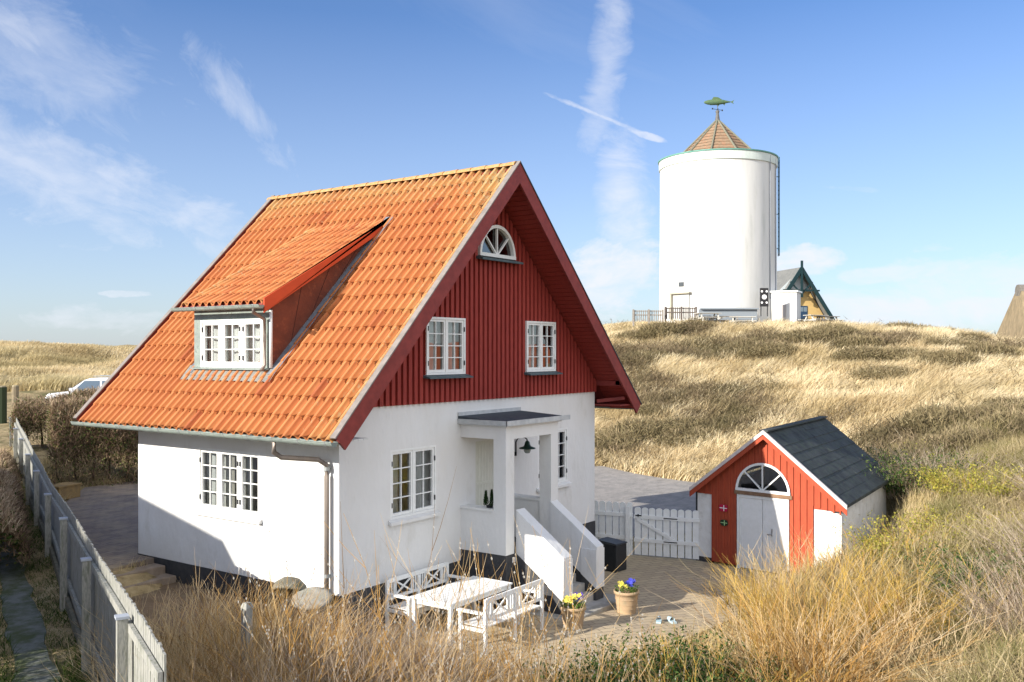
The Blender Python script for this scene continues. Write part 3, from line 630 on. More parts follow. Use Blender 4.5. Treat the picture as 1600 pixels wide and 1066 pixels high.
# stable door in the porch
dr=MB(); a,b,c,d=door
dr.box(a,a+.05,.02,.09,c,d); dr.box(b-.05,b,.02,.09,c,d); dr.box(a+.05,b-.05,.02,.09,d-.05,d)
n=8; w_=(b-a-.1)/n
for k in range(n):
    for (z0,z1) in ((c,1.42),(1.45,d-.05)): dr.box(a+.05+k*w_+.004,a+.05+(k+1)*w_-.004,.05,.085,z0,z1)
dr.box(a+.05,b-.05,.086,.10,c,d-.05); dr.m=0
dr.box(a+.05,b-.05,.035,.05,1.40,1.45)
dO=dr.build('door',CREAM,house); dO['label']='cream boarded stable door inside the porch'
hd=MB(); hd.tube([(b-.12,.045,1.2),(b-.12,-.01,1.2),(b-.22,-.01,1.2)],.011); hd.box(b-.14,b-.10,.035,.05,1.12,1.28); hd.build('handle',BLACKM,dO)
# roof -----------------------------------------------------------------
roof=MB()
def slab(mb,e0,e1,y0,y1,th=.09,off=0):
    # e0 (x,z) eave , e1 ridge
    dx=e1[0]-e0[0];dz=e1[1]-e0[1];l=math.hypot(dx,dz);nx,nz=-dz/l,dx/l
    if nz<0:nx,nz=-nx,-nz
    A=(e0[0]+nx*off,e0[1]+nz*off);B=(e1[0]+nx*off,e1[1]+nz*off);C_=(B[0]-nx*th,B[1]-nz*th);D_=(A[0]-nx*th,A[1]-nz*th)
    mb.prism([(A[0],y0,A[1]),(B[0],y0,B[1]),(C_[0],y0,C_[1]),(D_[0],y0,D_[1])],(0,y1-y0,0))
slab(roof,EL,(RX,RZ),YF+.02,YB-.02,.08,-.035); slab(roof,ER,(RX,RZ),YF+.02,YB-.02,.08,-.035)
rf=roof.build('roof',REDB,house)
# soffit boards (thin grooves) under the front overhang, both slopes
so=MB()
for (e,m_) in ((EL,ml),(ER,-mr_)):
    L_=math.hypot(RX-e[0],RZ-e[1]); nb=int(L_/.12)
    ux,uz=(RX-e[0])/L_,(RZ-e[1])/L_; nx,nz=(-uz,ux) if ux>0 else (uz,-ux)
    if nz<0:nx,nz=-nx,-nz
    for k in range(nb):
        s0=k*L_/nb; s1=(k+1)*L_/nb-.012; o0=-.117
        A=(e[0]+ux*s0+nx*o0,e[1]+uz*s0+nz*o0);B=(e[0]+ux*s1+nx*o0,e[1]+uz*s1+nz*o0)
        so.prism([(A[0],YF+.03,A[1]),(B[0],YF+.03,B[1]),(B[0]-nx*.018,YF+.03,B[1]-nz*.018),(A[0]-nx*.018,YF+.03,A[1]-nz*.018)],(0,-YF-.04,0))
so.build('soffit',REDW,rf)
def lich(u,s):   # u: along eave from the front gable to the back, s: up the slope
    v=max(0,(s-.80)*2.6)+ (max(0,.14-u)*4.0) + max(0,(u-.93))*3 +.35*max(0,s-.5)
    return v
Ltot=YB-YF-.10
DY0,DY1,DZE,DXT=1.82,4.22,5.02,3.28
def dclip(u,s):
    y=YF+.05+u*Ltot; x=EL[0]+s*(RX-EL[0]); return (DY0+.3<y<DY1-.25) and (.35<x<DXT-.15)
pantiles('roof_tiles',rf,(EL[0]-.06,YF+.05,EL[1]-.06),(0,Ltot,0),(RX-EL[0]+.06,0,RZ-EL[1]+.06),36,17,lich,dclip)
pantiles('roof_tiles',rf,(ER[0]+.06,YF+.05,ER[1]-.06),(0,Ltot,0),(RX-ER[0]-.06,0,RZ-ER[1]+.06),36,17,lich)
rt=MB(); k=0; y=YF+.03
while y<YB-.1:
    n=10; y1=y+.37; r0=.11; r1=.095
    ring=[[(RX+r*math.cos(math.pi*j/n),yy,RZ+.015+NR.uniform(0,.008)+r*math.sin(math.pi*j/n)*.85) for j in range(n+1)] for r,yy in ((r0,y),(r1,y1+.03),(r0-.03,y))]
    for j in range(n):
        rt.quad(ring[0][j],ring[0][j+1],ring[1][j+1],ring[1][j]); rt.quad(ring[0][j],ring[0][j+1],ring[2][j+1],ring[2][j])
    y=y1
o=rt.build('ridge_tiles',TILE,rf,fixn=False)
me=o.data; at=me.attributes.new('lichen','FLOAT','FACE'); at.data.foreach_set('value',[.75]*len(me.polygons)); at=me.attributes.new('rnd','FLOAT','FACE'); at.data.foreach_set('value',list(np.repeat(NR.rand(len(me.polygons)//20+1),20)[:len(me.polygons)]))
# bargeboards: front pair, back pair
def barge(y0,y1,e,wd,top,matl,name):
    b_=MB(); L_=math.hypot(RX-e[0],RZ-e[1]); ux,uz=(RX-e[0])/L_,(RZ-e[1])/L_; nx,nz=(-uz,ux)
    if nz<0:nx,nz=-nx,-nz
    ev=(e[0]-ux*.05,e[1]-uz*.05)
    T0=(ev[0]+nx*top,ev[1]+nz*top); k=(RX-ev[0]-nx*top)/ux; T1=(RX,ev[1]+nz*top+uz*k)
    q=(wd+top); B0=(T0[0]-nx*q,T0[1]-nz*q); kk=(RX-B0[0])/ux; B1=(RX,B0[1]+uz*kk)
    if B0[1]<e[1]-.25:   # cut the foot level
        pass
    b_.prism([(T0[0],y0,T0[1]),(T1[0],y0,T1[1]),(B1[0],y0,B1[1]),(B0[0],y0,B0[1])],(0,y1-y0,0))
    return b_.build(name,matl,rf)
for e in (EL,ER):
    barge(YF-.045,YF,e,.235,.055,REDB,'bargeboard')
    barge(YB,YB+.04,e,.20,.075,REDB,'bargeboard')
def cap(y0,y1,e,lift,matl):
    b_=MB(); L_=math.hypot(RX-e[0],RZ-e[1]); ux,uz=(RX-e[0])/L_,(RZ-e[1])/L_; nx,nz=(-uz,ux)
    if nz<0:nx,nz=-nx,-nz
    A=(e[0]-ux*.07+nx*lift,e[1]-uz*.07+nz*lift); B=(RX,A[1]+uz*(RX-A[0])/ux)
    b_.prism([(A[0],y0,A[1]),(B[0],y0,B[1]),(B[0],y0,B[1]+.03),(A[0]+nx*.022,y0,A[1]+nz*.022)],(0,y1-y0,0))
    return b_.build('verge_cap',matl,rf)
cap(YF-.06,YF+.06,EL,.058,VERGECAP); cap(YF-.06,YF+.06,ER,.058,FELT); cap(YB-.06,YB+.055,EL,.078,VERGECAP); cap(YB-.06,YB+.055,ER,.078,VERGECAP)
# gutter with brackets
def gutter(parent,x,y0,y1,z,r=.075,brk=.62,name='gutter'):
    g=MB(); n=8
    pr=[(math.cos(math.pi+math.pi*j/n)*r,math.sin(math.pi+math.pi*j/n)*r) for j in range(n+1)]
    for rr,flip in ((1,0),(.93,1)):
        for j in range(n):
            a=pr[j];b=pr[j+1]; g.quad((x+a[0]*rr,y0,z+a[1]*rr),(x+b[0]*rr,y0,z+b[1]*rr),(x+b[0]*rr,y1,z+b[1]*rr),(x+a[0]*rr,y1,z+a[1]*rr))
    for y in (y0,y1): g.poly([(x+a[0],y,z+a[1]) for a in pr])
    g.tube([(x-r,y0,z),(x-r,y1,z)],.009,6)
    o=g.build(name,GREENZ,parent,fixn=False)
    y=y0+.15
    while y<y1:
        h=MB(); h.box(x-r-.014,x-r*.2,y-.013,y+.013,z-.002,z+.012)
        for j in range(n):
            a=pr[j];b=pr[j+1]; k=1.06
            h.quad((x+a[0]*k,y-.013,z+a[1]*k),(x+b[0]*k,y-.013,z+b[1]*k),(x+b[0]*k,y+.013,z+b[1]*k),(x+a[0]*k,y+.013,z+a[1]*k))
        y+=brk; h.build('gutter_bracket',ZINC,o,fixn=False)
    return o
gutter(house,EL[0]-.11,YF-.05,YB+.02,EL[1]-.06)
gutter(house,ER[0]+.11,YF+.05,YB+.02,ER[1]-.06)
ds=MB(); gx=EL[0]-.11
ds.tube([(gx,.62,EL[1]-.11),(gx,.62,EL[1]-.30),(gx+.10,.56,EL[1]-.39),(-.22,.26,EL[1]-.46),(-.09,.20,EL[1]-.56),(-.09,.20,EL[1]-.75),(-.09,.20,-.35)],.043,12)
dsp=ds.build('downspout',mat('brown_grey_zinc',(.19,.165,.15),(.26,.22,.19),scale=5,rough=.45,metal=.3,stretch=(1,1,.4)),house,smooth=True)
for zc_ in (2.1,.3):
    c_=MB(); c_.tube([(-.09,.20,zc_),(-.09,.20,zc_+.06)],.052,12); c_.box(-.06,.0,.19,.21,zc_+.02,zc_+.04); c_.build('pipe_collar',ZINC,dsp)
# right eave bracket and boxed foot
eb=MB(); eb.box(WX,ER[0]-.55,YF+.05,YF+.16,3.30,3.42); eb.box(WX-.0,WX+.10,YF+.04,-.01,3.28,3.40); eb.bar((WX+.35,YF+.10,2.98),(WX+.02,-.05,2.60+.3),.08,.08)
for k in range(7): eb.box(WX+.005+.115*k,WX+.11+.115*k,YF+.03,YB-.1,2.80+.0,2.83)
eb.build('eave_bracket',REDB,house)
el_=MB()
for k in range(6): el_.box(EL[0]+.02+.118*k,EL[0]+.13+.118*k,YF+.03,YB-.1,2.66,2.69)
el_.build('eave_soffit',mat('white_soffit',(.6,.6,.58),rough=.8),house)
# ------------------------------------------------------------------ dormer
XD=.18; dm=MB(); y0,y1=1.95,4.10; zb=3.62
dsl=(6.82-DZE)/(DXT-(-.02)) # slope of the dormer roof
dz=lambda x: DZE+(x+.02)*dsl
# cheeks
main_z=lambda x: EL[1]+(x-EL[0])*ml
ck=MB(); ck.box(XD-.02,DXT-.7,y0+.1,y1-.1,4.935,4.96); 
dorm=ck.build('dormer',DARKIN,house)
dorm.data.clear_geometry() if False else None
for yy in (y0,y1):
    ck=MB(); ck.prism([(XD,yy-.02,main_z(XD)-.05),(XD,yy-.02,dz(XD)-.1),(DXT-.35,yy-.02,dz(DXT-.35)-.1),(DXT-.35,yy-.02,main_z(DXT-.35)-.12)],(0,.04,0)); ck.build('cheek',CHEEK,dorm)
dorm; dorm['label']='flat-pitched dormer with orange tiles and three-sash window'
sj=MB()
for q in (.75,1.5,2.25): sj.prism([(XD+q,y0-.026,dz(XD+q)-.12),(XD+q+.012,y0-.026,dz(XD+q)-.12),(XD+q*.62+.012,y0-.026,main_z(XD+q*.62)+.06),(XD+q*.62,y0-.026,main_z(XD+q*.62)+.06)],(0,.008,0))
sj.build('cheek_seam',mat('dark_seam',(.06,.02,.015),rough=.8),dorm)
ff=MB(); 
ff.box(XD-.03,XD+.02,y0-.02,y0+.14,3.66,4.93); ff.box(XD-.03,XD+.02,y1-.20,y1+.02,3.66,4.93); ff.box(XD-.028,XD+.02,y0+.14,y1-.20,4.70,4.93)
ff.box(XD-.028,XD+.02,y0+.14,y1-.20,3.60,3.79)
ff.box(XD-.034,XD-.026,3.0,3.012,4.70,4.93)
ff.build('face_cladding',GREENZ,dorm)
fb=MB(); fb.box(-.05,XD+.02,y0-.08,y1+.14,4.93,5.0); fb.build('eave_board',REDB,dorm)
sl=MB(); sl.hexa([(XD-.10,y0-.02,3.76),(XD+.0,y0-.02,3.78),(XD+.0,y1+.02,3.78),(XD-.10,y1+.02,3.76),(XD-.10,y0-.02,3.78),(XD+.0,y0-.02,3.81),(XD+.0,y1+.02,3.81),(XD-.10,y1+.02,3.78)]); sl.build('sill_flashing',GREENZ,dorm)
w_=window(house,(XD-.0,3.90,3.80),(0,-1,0),(-1,0,0),1.82,.90,3,2,3,depth=.03,case=.05,mull=.09,curtain=[(0,1,0,1)],label='three-sash white window in the roof dormer')
# lead apron below, following the tiles
ap=MB(); n=44
for k in range(n):
    ya=y0-.22+(y1-y0+.45)*k/n; yb=y0-.22+(y1-y0+.45)*(k+1)/n
    wv=lambda y_:.028*math.sin((y_-YF)/.1993*2*math.pi)
    for (xa,xb,la,lb) in ((XD-.20,XD-.09,.055,.075),(XD-.09,XD+.03,.075,.09)):
        def P(x_,y_,l): return (x_,y_,main_z(x_)+l+wv(y_)*.7)
        ap.quad(P(xa,ya,la),P(xa,yb,la),P(xb,yb,lb),P(xb,ya,lb))
ap.build('apron_flashing',mat('lead_apron',(.24,.235,.21),(.16,.16,.15),scale=9,rough=.7,bump=.4,c3=(.30,.26,.17),s3=7),dorm,fixn=False)
n=26
for side in (0,1):
    fl=MB()
    for k in range(n if side==0 else n-7):
        xa=XD-.1+(DXT-.06-XD+.1)*k/n; xb=XD-.1+(DXT-.06-XD+.1)*(k+1)/n
        for (ya,yb,la,lb) in (((y0-.22,y0-.02,.085,.10),) if side==0 else ((y1+.02,y1+.2,.10,.085),)):
            fl.quad((xa,ya,main_z(xa)+la),(xb,ya,main_z(xb)+la),(xb,yb,main_z(xb)+lb),(xa,yb,main_z(xa)+lb))
    fl.build('side_flashing',LEAD,dorm,fixn=False)
dr_=MB(); 
dr_.prism([(-.02,DY0+.02,dz(-.02)-.09),(DXT,DY0+.02,dz(DXT)-.09),(DXT,DY0+.02,dz(DXT)-.01),(-.02,DY0+.02,dz(-.02)-.01)],(0,DY1-DY0-.04,0)); dr_.build('dormer_deck',REDB,dorm)
pantiles('dormer_tiles',dorm,(-.10,DY0+.02,dz(-.10)-.005),(0,DY1-DY0-.02,0),(DXT+.10+.03,0,(DXT+.13)*dsl),12,10,lambda u,s:.15+max(0,u-.8)*2.4+max(0,s-.8),amp=.05)
for yy in (DY0-.02,):
    vb=MB(); xe=DXT-.02
    vb.prism([(-.07,yy,dz(-.07)-.20),(xe-.30,yy,main_z(xe-.30)+.02),(xe,yy,main_z(xe)+.08),(xe,yy,dz(xe)+.05),(-.07,yy,dz(-.07)+.06)],(0,.03,0))
    vb.build('verge_board',ORANGERED,dorm)
gutter(dorm,-.17,DY0-.06,DY1+.10,dz(-.1)-.05,r=.065,brk=.42)
dd=MB(); dd.tube([(-.17,y0+.03,4.94),(-.17,y0+.03,4.80),(XD-.10,y0+.03,4.68),(XD-.10,y0+.03,4.4),(XD-.10,y0+.03,3.86),(XD-.17,y0+.03,3.76)],.035,10); dd.build('downspout',dsp.data.materials[0],dorm,smooth=True)
dd=MB(); dd.tube([(XD-.02,y0-.05,4.85),(XD-.02,y0-.05,3.8)],.03,8); dd.build('corner_pipe',mat('pale_pipe',(.6,.62,.62),rough=.5),dorm,smooth=True)
# ------------------------------------------------------------------ porch and stairs
PX0,PX1,PY=3.28,5.13,-1.09
porch=MB(); th=.28
porch.box(PX0,PX0+th,PY+.0,PY+.29,.22,2.42)                      # left pillar (pierced full height incl. half wall)
porch.box(PX0,PX0+.22,PY+.29,-.001,.22,1.03)                       # left half wall
porch.box(PX1-.27,PX1,PY,PY+.28,.22,2.42)
porch.box(PX1-.24,PX1,PY+.28,-.001,.22,1.03)
porch.box(PX0-.002,PX1+.002,PY-.003,-.001,2.42,2.66)
porch.box(PX0+.22,PX1-.24,PY+.0,-.001,.05,.15)
porch.box(PX0-.05,PX1+.06,PY-.055,-.001,2.66,2.70)
po=porch.build('porch',WALL,house); po['label']='white open porch with square pillars and flat felt roof'
for q_ in ((PX0-.03,PX0+.25,PY+.292),(PX1-.27,PX1+.03,PY+.282)):
    c_=MB(); c_.box(q_[0],q_[1],q_[2],-.002,1.032,1.075); c_.build('wall_capping',WALL,po)
c_=MB(); c_.box(PX0+.004,PX1-.004,PY+.004,-.0,-1.1,.218) ; c_.build('porch_plinth',PLINTH,po)
c_=MB(); c_.hexa([(PX0-.09,PY-.09,2.702),(PX1+.28,PY-.09,2.702),(PX1+.18,-.002,2.702),(PX0-.09,-.002,2.702),(PX0-.09,PY-.09,2.755),(PX1+.28,PY-.09,2.755),(PX1+.18,-.002,2.84),(PX0-.09,-.002,2.84)]); prf=c_.build('roof_felt',FELT,po)
c_=MB(); c_.box(PX0-.11,PX0-.088,PY-.11,-.002,2.69,2.785); c_.box(PX0-.11,PX1+.30,PY-.112,-.088+PY,2.69,2.785); c_.box(PX0-.10,PX1+.19,-.03,-.003,2.84,2.91)
c_.build('roof_edge',mat('pale_zinc_edge',(.50,.52,.52),(.38,.40,.41),scale=7,rough=.5),po)
# stairs
sc=MB(); 
for k in range(6):
    ztop=.15-.158*(k+1); ya=PY-.005-.2*k; sc.box(3.93,4.81,ya-.2-.02,ya,-1.02,ztop) if ztop>-.95 else None
stair=sc.build('staircase',mat('stair_concrete',(.42,.40,.37),(.33,.32,.30),scale=7,rough=.9,bump=.2),house)
for (xa,xb) in ((3.59,3.93),(4.81,5.13)):
    ye=-2.18; s_=MB()
    w0,w1=xa+.025,xb-.03
    s_.prism([(w0,PY-.001,1.05),(w0,ye+.004,.25),(w0,ye+.004,-.57),(w0,PY-.001,.22)],(w1-w0,0,0))
    s_.hexa([(xa,ye+.0,-.57),(xb,ye+.0,-.57),(xb,ye+.35,-.315),(xa,ye+.35,-.315),(xa,ye,.20),(xb,ye,.20),(xb,ye+.35,.20),(xa,ye+.35,.20)])
    o=s_.build('side_wall',WALL,stair)
    s_=MB(); s_.prism([(w0+.01,PY-.001,.215),(w0+.01,ye+.03,-.63+.03),(w0+.01,ye+.03,-1.1),(w0+.01,PY-.001,-1.1)],(w1-w0-.02,0,0)); 
    s_.prism([(xa+.01,ye+.352,-.305),(xa+.01,ye+.012,-.575),(xa+.01,ye+.012,-.80),(xa+.01,ye+.352,-.80)],(xb-xa-.02,0,0)); s_.build('plinth',PLINTH,o)
s_=MB(); s_.box(3.35,5.45,-2.52,-1.2,-1.1,-.80); s_.build('landing_slab',CONC,stair,bevel=.02)
# wall lamp
lamp=empty('wall_lamp',(5.15,0,2.05),'dark green barn lamp on a curved arm under the porch roof','lamp')
mb=MB(); mb.tube([(0,-.02,-.15),(0,-.02,.12),(0,-.06,.2),(0,-.14,.235),(0,-.24,.235),(0,-.30,.20),(0,-.31,.16)],.014,8); mb.box(-.03,.03,-.02,-.0,-.17,-.09); mb.build('arm',BLACKM,lamp,smooth=True)
mb=MB(); mb.lathe([(.02,.17),(.05,.14),(.06,.09),(.08,.05),(.17,.02),(.175,.0),(.10,.0),(.09,.02)],(0,-.31,0)); mb.build('lamp_shade',mat('bottle_green_enamel',(.012,.04,.03),rough=.35),lamp,smooth=True)
mb=MB(); mb.lathe([(.0,-.10),(.05,-.09),(.075,-.04),(.07,.0)],(0,-.31,0),16); mb.build('bulb_glass',mat('lamp_glass',(.3,.34,.32),rough=.15),lamp,smooth=True)
# ------------------------------------------------------------------ SHED (slightly skewed on its plot)
ox,oy=[float(q) for q in shed_xy(0,0)]
U2=Vector((DV[0]*FD[1]+RV[0]*FD[0],DV[1]*FD[1]+RV[1]*FD[0],0)); V2=Vector((DV[0]*SDv[1]+RV[0]*SDv[0],DV[1]*SDv[1]+RV[1]*SDv[0],0))
shed=empty('shed',(ox,oy,-1.0),'red boarded garage with black felt roof, white arched window and white door','shed')
def stf(v): return U2*v.x+V2*v.y+Vector((0,0,v.z))
SW,SLn=3.56,5.0; EH=1.80; AH=3.26; SUx=1.80
sroof=lambda u: EH+.02+(AH-EH)*(1-abs(u-SUx)/(SUx+.05))
sb=MB(stf)
DU0,DU1,DH=1.07,2.36,1.74
pz=lambda u: 1.62
# masonry side walls and piers
sb.box(0,.40,.0,.25,.12,1.66); sb.hexa([(2.93,0,.12),(SW,0,.12),(SW,.25,.12),(2.93,.25,.12),(2.93,0,1.66),(SW,0,1.52),(SW,.25,1.52),(2.93,.25,1.66)])
sb.box(SW-.2,SW,.25,SLn,.0,EH-.1); sb.box(0,.2,.25,SLn,.0,EH-.1); sb.box(.2,SW-.2,SLn-.2,SLn,0,EH-.1)
sb.poly([(0,SLn,EH-.1),(SW,SLn,EH-.1),(SUx,SLn,AH-.12)])
sb.build('wall',mat('rough_whitewash',(.76,.76,.74),(.66,.65,.62),scale=4,rough=.95,bump=.8,bscale=9,c3=(.5,.49,.46),s3=3),shed)
sp=MB(stf); sp.box(.0,.39,.005,.23,-.3,.119); sp.box(2.94,SW-.01,.005,.23,-.3,.119); sp.box(SW-.2,SW+.02,.23,SLn,-.3,0); sp.build('plinth',PLINTH,shed)
# red boards
rb=MB(stf); bw=.158; u=.40-bw*2-.04
LC,LR,LZ=(DU0+DU1)/2,.66,1.84
def shcol(ua,ub,ya,yb):
    um=(ua+ub)/2
    if um<0 or um>SW: return
    z0=.05
    if um<.40: z0=1.66
    if um>2.93: z0=1.66-.14*(um-2.93)/.63
    ta,tb=sroof(ua)-.12,sroof(ub)-.12
    segs=[(z0,z0,ta,tb)]
    if DU0<um<DU1: segs=[(DH+.02,DH+.02,ta,tb)]
    if abs(um-LC)<LR:
        f=lambda q: LZ+math.sqrt(max(0,LR*LR-(q-LC)**2))*1.0
        segs=[(f(ua),f(ub),ta,tb)]
    for za,zb_,t0,t1 in segs:
        if min(t0,t1)-max(za,zb_)<.005: continue
        rb.hexa([(ua,ya,za),(ub,ya,zb_),(ub,yb,zb_),(ua,yb,za),(ua,ya,t0),(ub,ya,t1),(ub,yb,t1),(ua,yb,t0)])
ed={0.0,.40,DU0,DU1,2.93,SW,SUx}|{LC-LR+k*.066 for k in range(21)}
ed=sorted(ed)
for a,b in zip(ed[:-1],ed[1:]): shcol(a,b,-.02,.02)
u=.05
while u<SW:
    a,b=u,u+.045; cut=sorted({a,b}|{e for e in ed if a<e<b})
    for p,q in zip(cut[:-1],cut[1:]): shcol(p,q,-.045,-.0205)
    u+=bw
rb.build('front_boarding',SHEDRED,shed)
sf=MB(stf)
OVF=.22
for s in (-1,1):
    ue=-.10 if s<0 else SW+.16
    ze=sroof(ue) if s<0 else EH+.02+(AH-EH)*(1-(ue-SUx)/(SUx+.05))
    sf.hexa([(ue,-OVF,ze-.06),(SUx,-OVF,AH-.06),(SUx,SLn+.3,AH-.06),(ue,SLn+.3,ze-.06),(ue,-OVF,ze),(SUx,-OVF,AH),(SUx,SLn+.3,AH),(ue,SLn+.3,ze)])
    # overlapping felt courses
    nrow=9
    for k in range(nrow):
        a=k/nrow; b=(k+1)/nrow+.01; 
        xa=ue+(SUx-ue)*a; xb=ue+(SUx-ue)*min(1,b); za=ze+(AH-ze)*a; zb2=ze+(AH-ze)*min(1,b)
        v=-OVF-.01
        while v<SLn+.28:
            dv=2.9; j=NR.uniform(-.012,.012); lift=.016+NR.uniform(0,.006)
            sf.hexa([(xa+j,v,za+.002),(xb,v,zb2+.001),(xb,min(v+dv,SLn+.3),zb2+.001),(xa+j,min(v+dv,SLn+.3),za+.002),(xa+j,v,za+lift),(xb,v,zb2+.005),(xb,min(v+dv,SLn+.3),zb2+.005),(xa+j,min(v+dv,SLn+.3),za+lift)]); v+=dv+.004
sf.bar((SUx,-OVF,AH+.02),(SUx,SLn+.3,AH+.02),.22,.035)
sf.build('roof',mat('shed_roof_felt',(.022,.026,.028),(.055,.062,.062),scale=2.5,rough=.8,bump=.5,bscale=7,c3=(.05,.065,.05),s3=6,l3=(.45,.7),stretch=(1,1,1)),shed)
bg_=MB(stf); wg=MB(stf)
for s in (-1,1):
    ue=-.12 if s<0 else SW+.18
    ze=EH+.02+(AH-EH)*(1-abs(ue-SUx)/(SUx+.05))
    bg_.hexa([(ue,-OVF-.03,ze-.19),(SUx,-OVF-.03,AH-.17),(SUx,-OVF,AH-.17),(ue,-OVF,ze-.19),(ue,-OVF-.03,ze-.055),(SUx,-OVF-.03,AH-.055),(SUx,-OVF,AH-.055),(ue,-OVF,ze-.055)])
    wg.hexa([(ue,-OVF-.055,ze-.052),(SUx,-OVF-.055,AH-.052),(SUx,-OVF+.02,AH-.052),(ue,-OVF+.02,ze-.052),(ue,-OVF-.055,ze+.04),(SUx,-OVF-.055,AH+.04),(SUx,-OVF+.02,AH+.04),(ue,-OVF+.02,ze+.04)])
bg_.build('bargeboard',SHEDRED,shed); wg.build('verge_trim',mat('pinkish_white_trim',(.66,.60,.57),(.55,.48,.45),scale=8,rough=.7),shed)
db=MB(stf); db.box(DU0,DU0+.07,-.05,.02,.0,DH); db.box(DU1-.05,DU1,-.05,.02,.0,DH); db.box(DU0+.07,DU1-.05,-.05,.02,DH-.06,DH)
db.box(DU0+.075,(DU0+DU1)/2-.005,-.025,.01,.02,DH-.065); db.box((DU0+DU1)/2+.005,DU1-.055,-.025,.01,.02,DH-.065)
db.box(DU0+.12,DU0+.13,-.03,-.024,.1,DH-.15); 
sdoor=db.build('garage_door',WPAINT,shed)
hb=MB(stf); hb.box(1.93,1.96,-.04,-.02,.85,1.02); hb.tube([(1.945,-.04,.9),(1.945,-.09,.9),(1.85,-.09,.89)],.012); hb.build('handle',mat('steel_handle',(.45,.45,.45),rough=.3,metal=.8),sdoor)
lb=MB(stf); lb.box(DU0-.06,DU1+.08,-.08,-.03,DH+.01,LZ-.005); lb.build('lintel',mat('brown_lintel',(.17,.10,.06),(.24,.15,.09),scale=8,rough=.8),shed)
lunette(shed,(0,0,0),tuple(U2),tuple(-V2),LC,LZ,LR+.02,1.0,depth0=.01,depth1=.065,fw=.055,lab='large white fan-barred arched window over the garage door')
ib=MB(stf); ib.box(.3,SW-.3,1.2,1.25,0,1.7); ib.build('inner_wall',DARKIN,shed)
gt=MB(stf); gt.tube([(-.03,.02,1.72),(-.03,.02,.0)],.028,8); gt.build('downspout',BLACKM,shed)
def flagsign(u,z,w,h,field,cross,label,oval=False,frame=None):
    e=empty('flag_sign',tuple(Vector((ox,oy,-1.0))+stf(Vector((u,-.052,z)))),label,'sign')
    T=lambda v: stf(v); m=MB(T); n=20; pts=[]
    for k in range(n):
        a=2*math.pi*k/n; c_,s_=math.cos(a),math.sin(a); p=.38 if not oval else .75
        pts.append((math.copysign(abs(c_)**p,c_)*w/2,0,math.copysign(abs(s_)**p,s_)*h/2))
    m.prism([(q[0],-.012,q[2]) for q in pts],(0,.012,0)); m.build('panel',field,e)
    m=MB(T); m.box(-w*.44,w*.44,-.017,-.0125,-h*.055,h*.055); m.box(w*.02,w*.02+h*.11,-.0175,-.013,-h*.42,h*.42); m.build('cross',cross,e)
flagsign(.72,1.37,.22,.165,mat('crimson_enamel',(.42,.012,.05),rough=.35),mat('sign_white',(.8,.8,.8),rough=.4),'crimson sign with a white cross on the red boards left of the garage door')
flagsign(.735,1.02,.20,.15,mat('black_green_enamel',(.02,.04,.02),rough=.35),mat('sign_pale_green',(.35,.55,.25),rough=.4),'small black-green oval sign with a pale cross, below the crimson sign',oval=True)
# ------------------------------------------------------------------ picket fence + gate behind the patio
def rail_pts(p0,p1): 
    a=Vector((*p0,0));b=Vector((*p1,0));d=(b-a); return a,d.length,d.normalized()
def picket_run(name,p0,p1,z0,h,n,label,cat,rails,post_at=(),wmat=WPAINT,brace=None,pw=.86,group=None):
    a,L_,d=rail_pts(p0,p1); e=empty(name,(a.x,a.y,z0),label,cat,group); nn=Vector((d.y,-d.x,0))
    T=lambda v: d*v.x+nn*v.y+Vector((0,0,v.z)); m=MB(T); p=L_/n
    for k in range(n):
        x0=k*p+p*(1-pw)/2; x1=(k+1)*p-p*(1-pw)/2; hh=h+R_.uniform(-.006,.006); c=(x0+x1)/2; r=(x1-x0)/2
        pts=[(x0,0,0.03),(x1,0,.03),(x1,0,hh-.05)]+[(c+r*math.cos(t),0,hh-.05+.05*math.sin(t)) for t in [math.pi*j/6 for j in range(1,6)]]+[(x0,0,hh-.05)]
        m.prism(pts,(0,.022,0))
    m.build('picket',wmat,e)
    for z in rails:
        m=MB(T); m.box(0,L_,.0225,.055,z-.045,z+.045); m.build('rail',wmat,e)
    for x in post_at:
        m=MB(T); m.box(x-.05,x+.05,.0555,.12,-.1,h-.10); m.build('post',wmat,e)
    if brace:
        m=MB(T); m.bar((brace[0],.038,brace[1]),(brace[2],.038,brace[3]),.03,.075,up=(0,0,1)); m.build('brace',wmat,e)
    return e,T
F0=(9.35,.95);F1=(9.83,-.95);F2=(10.10,-2.03)
F1b=tuple(np.array(F0)+(np.array(F2)-np.array(F0))*.46)
picket_run('picket_fence',F0,F1b,-1.02,1.34,8,'white round-topped picket fence between the house corner and the gate','fence',(.46,1.03),post_at=(1.30,))
g,T=picket_run('garden_gate',tuple(np.array(F1b)+(np.array(F2)-np.array(F1b))*.02),F2,-1.0,1.22,9,'white picket garden gate with diagonal brace beside the red garage','gate',(.40,.98),brace=(.08,.92,.98,.46))
m=MB(T)
for z in (.40,.98): m=MB(T); m.box(.75,1.09,.0555,.062,z-.012,z+.012); m.build('strap_hinge',BLACKM,g)
m=MB(T); m.box(.04,.20,.056,.07,1.0,1.03); m.box(.10,.13,.07,.09,.99,1.05); m.build('latch',BLACKM,g)
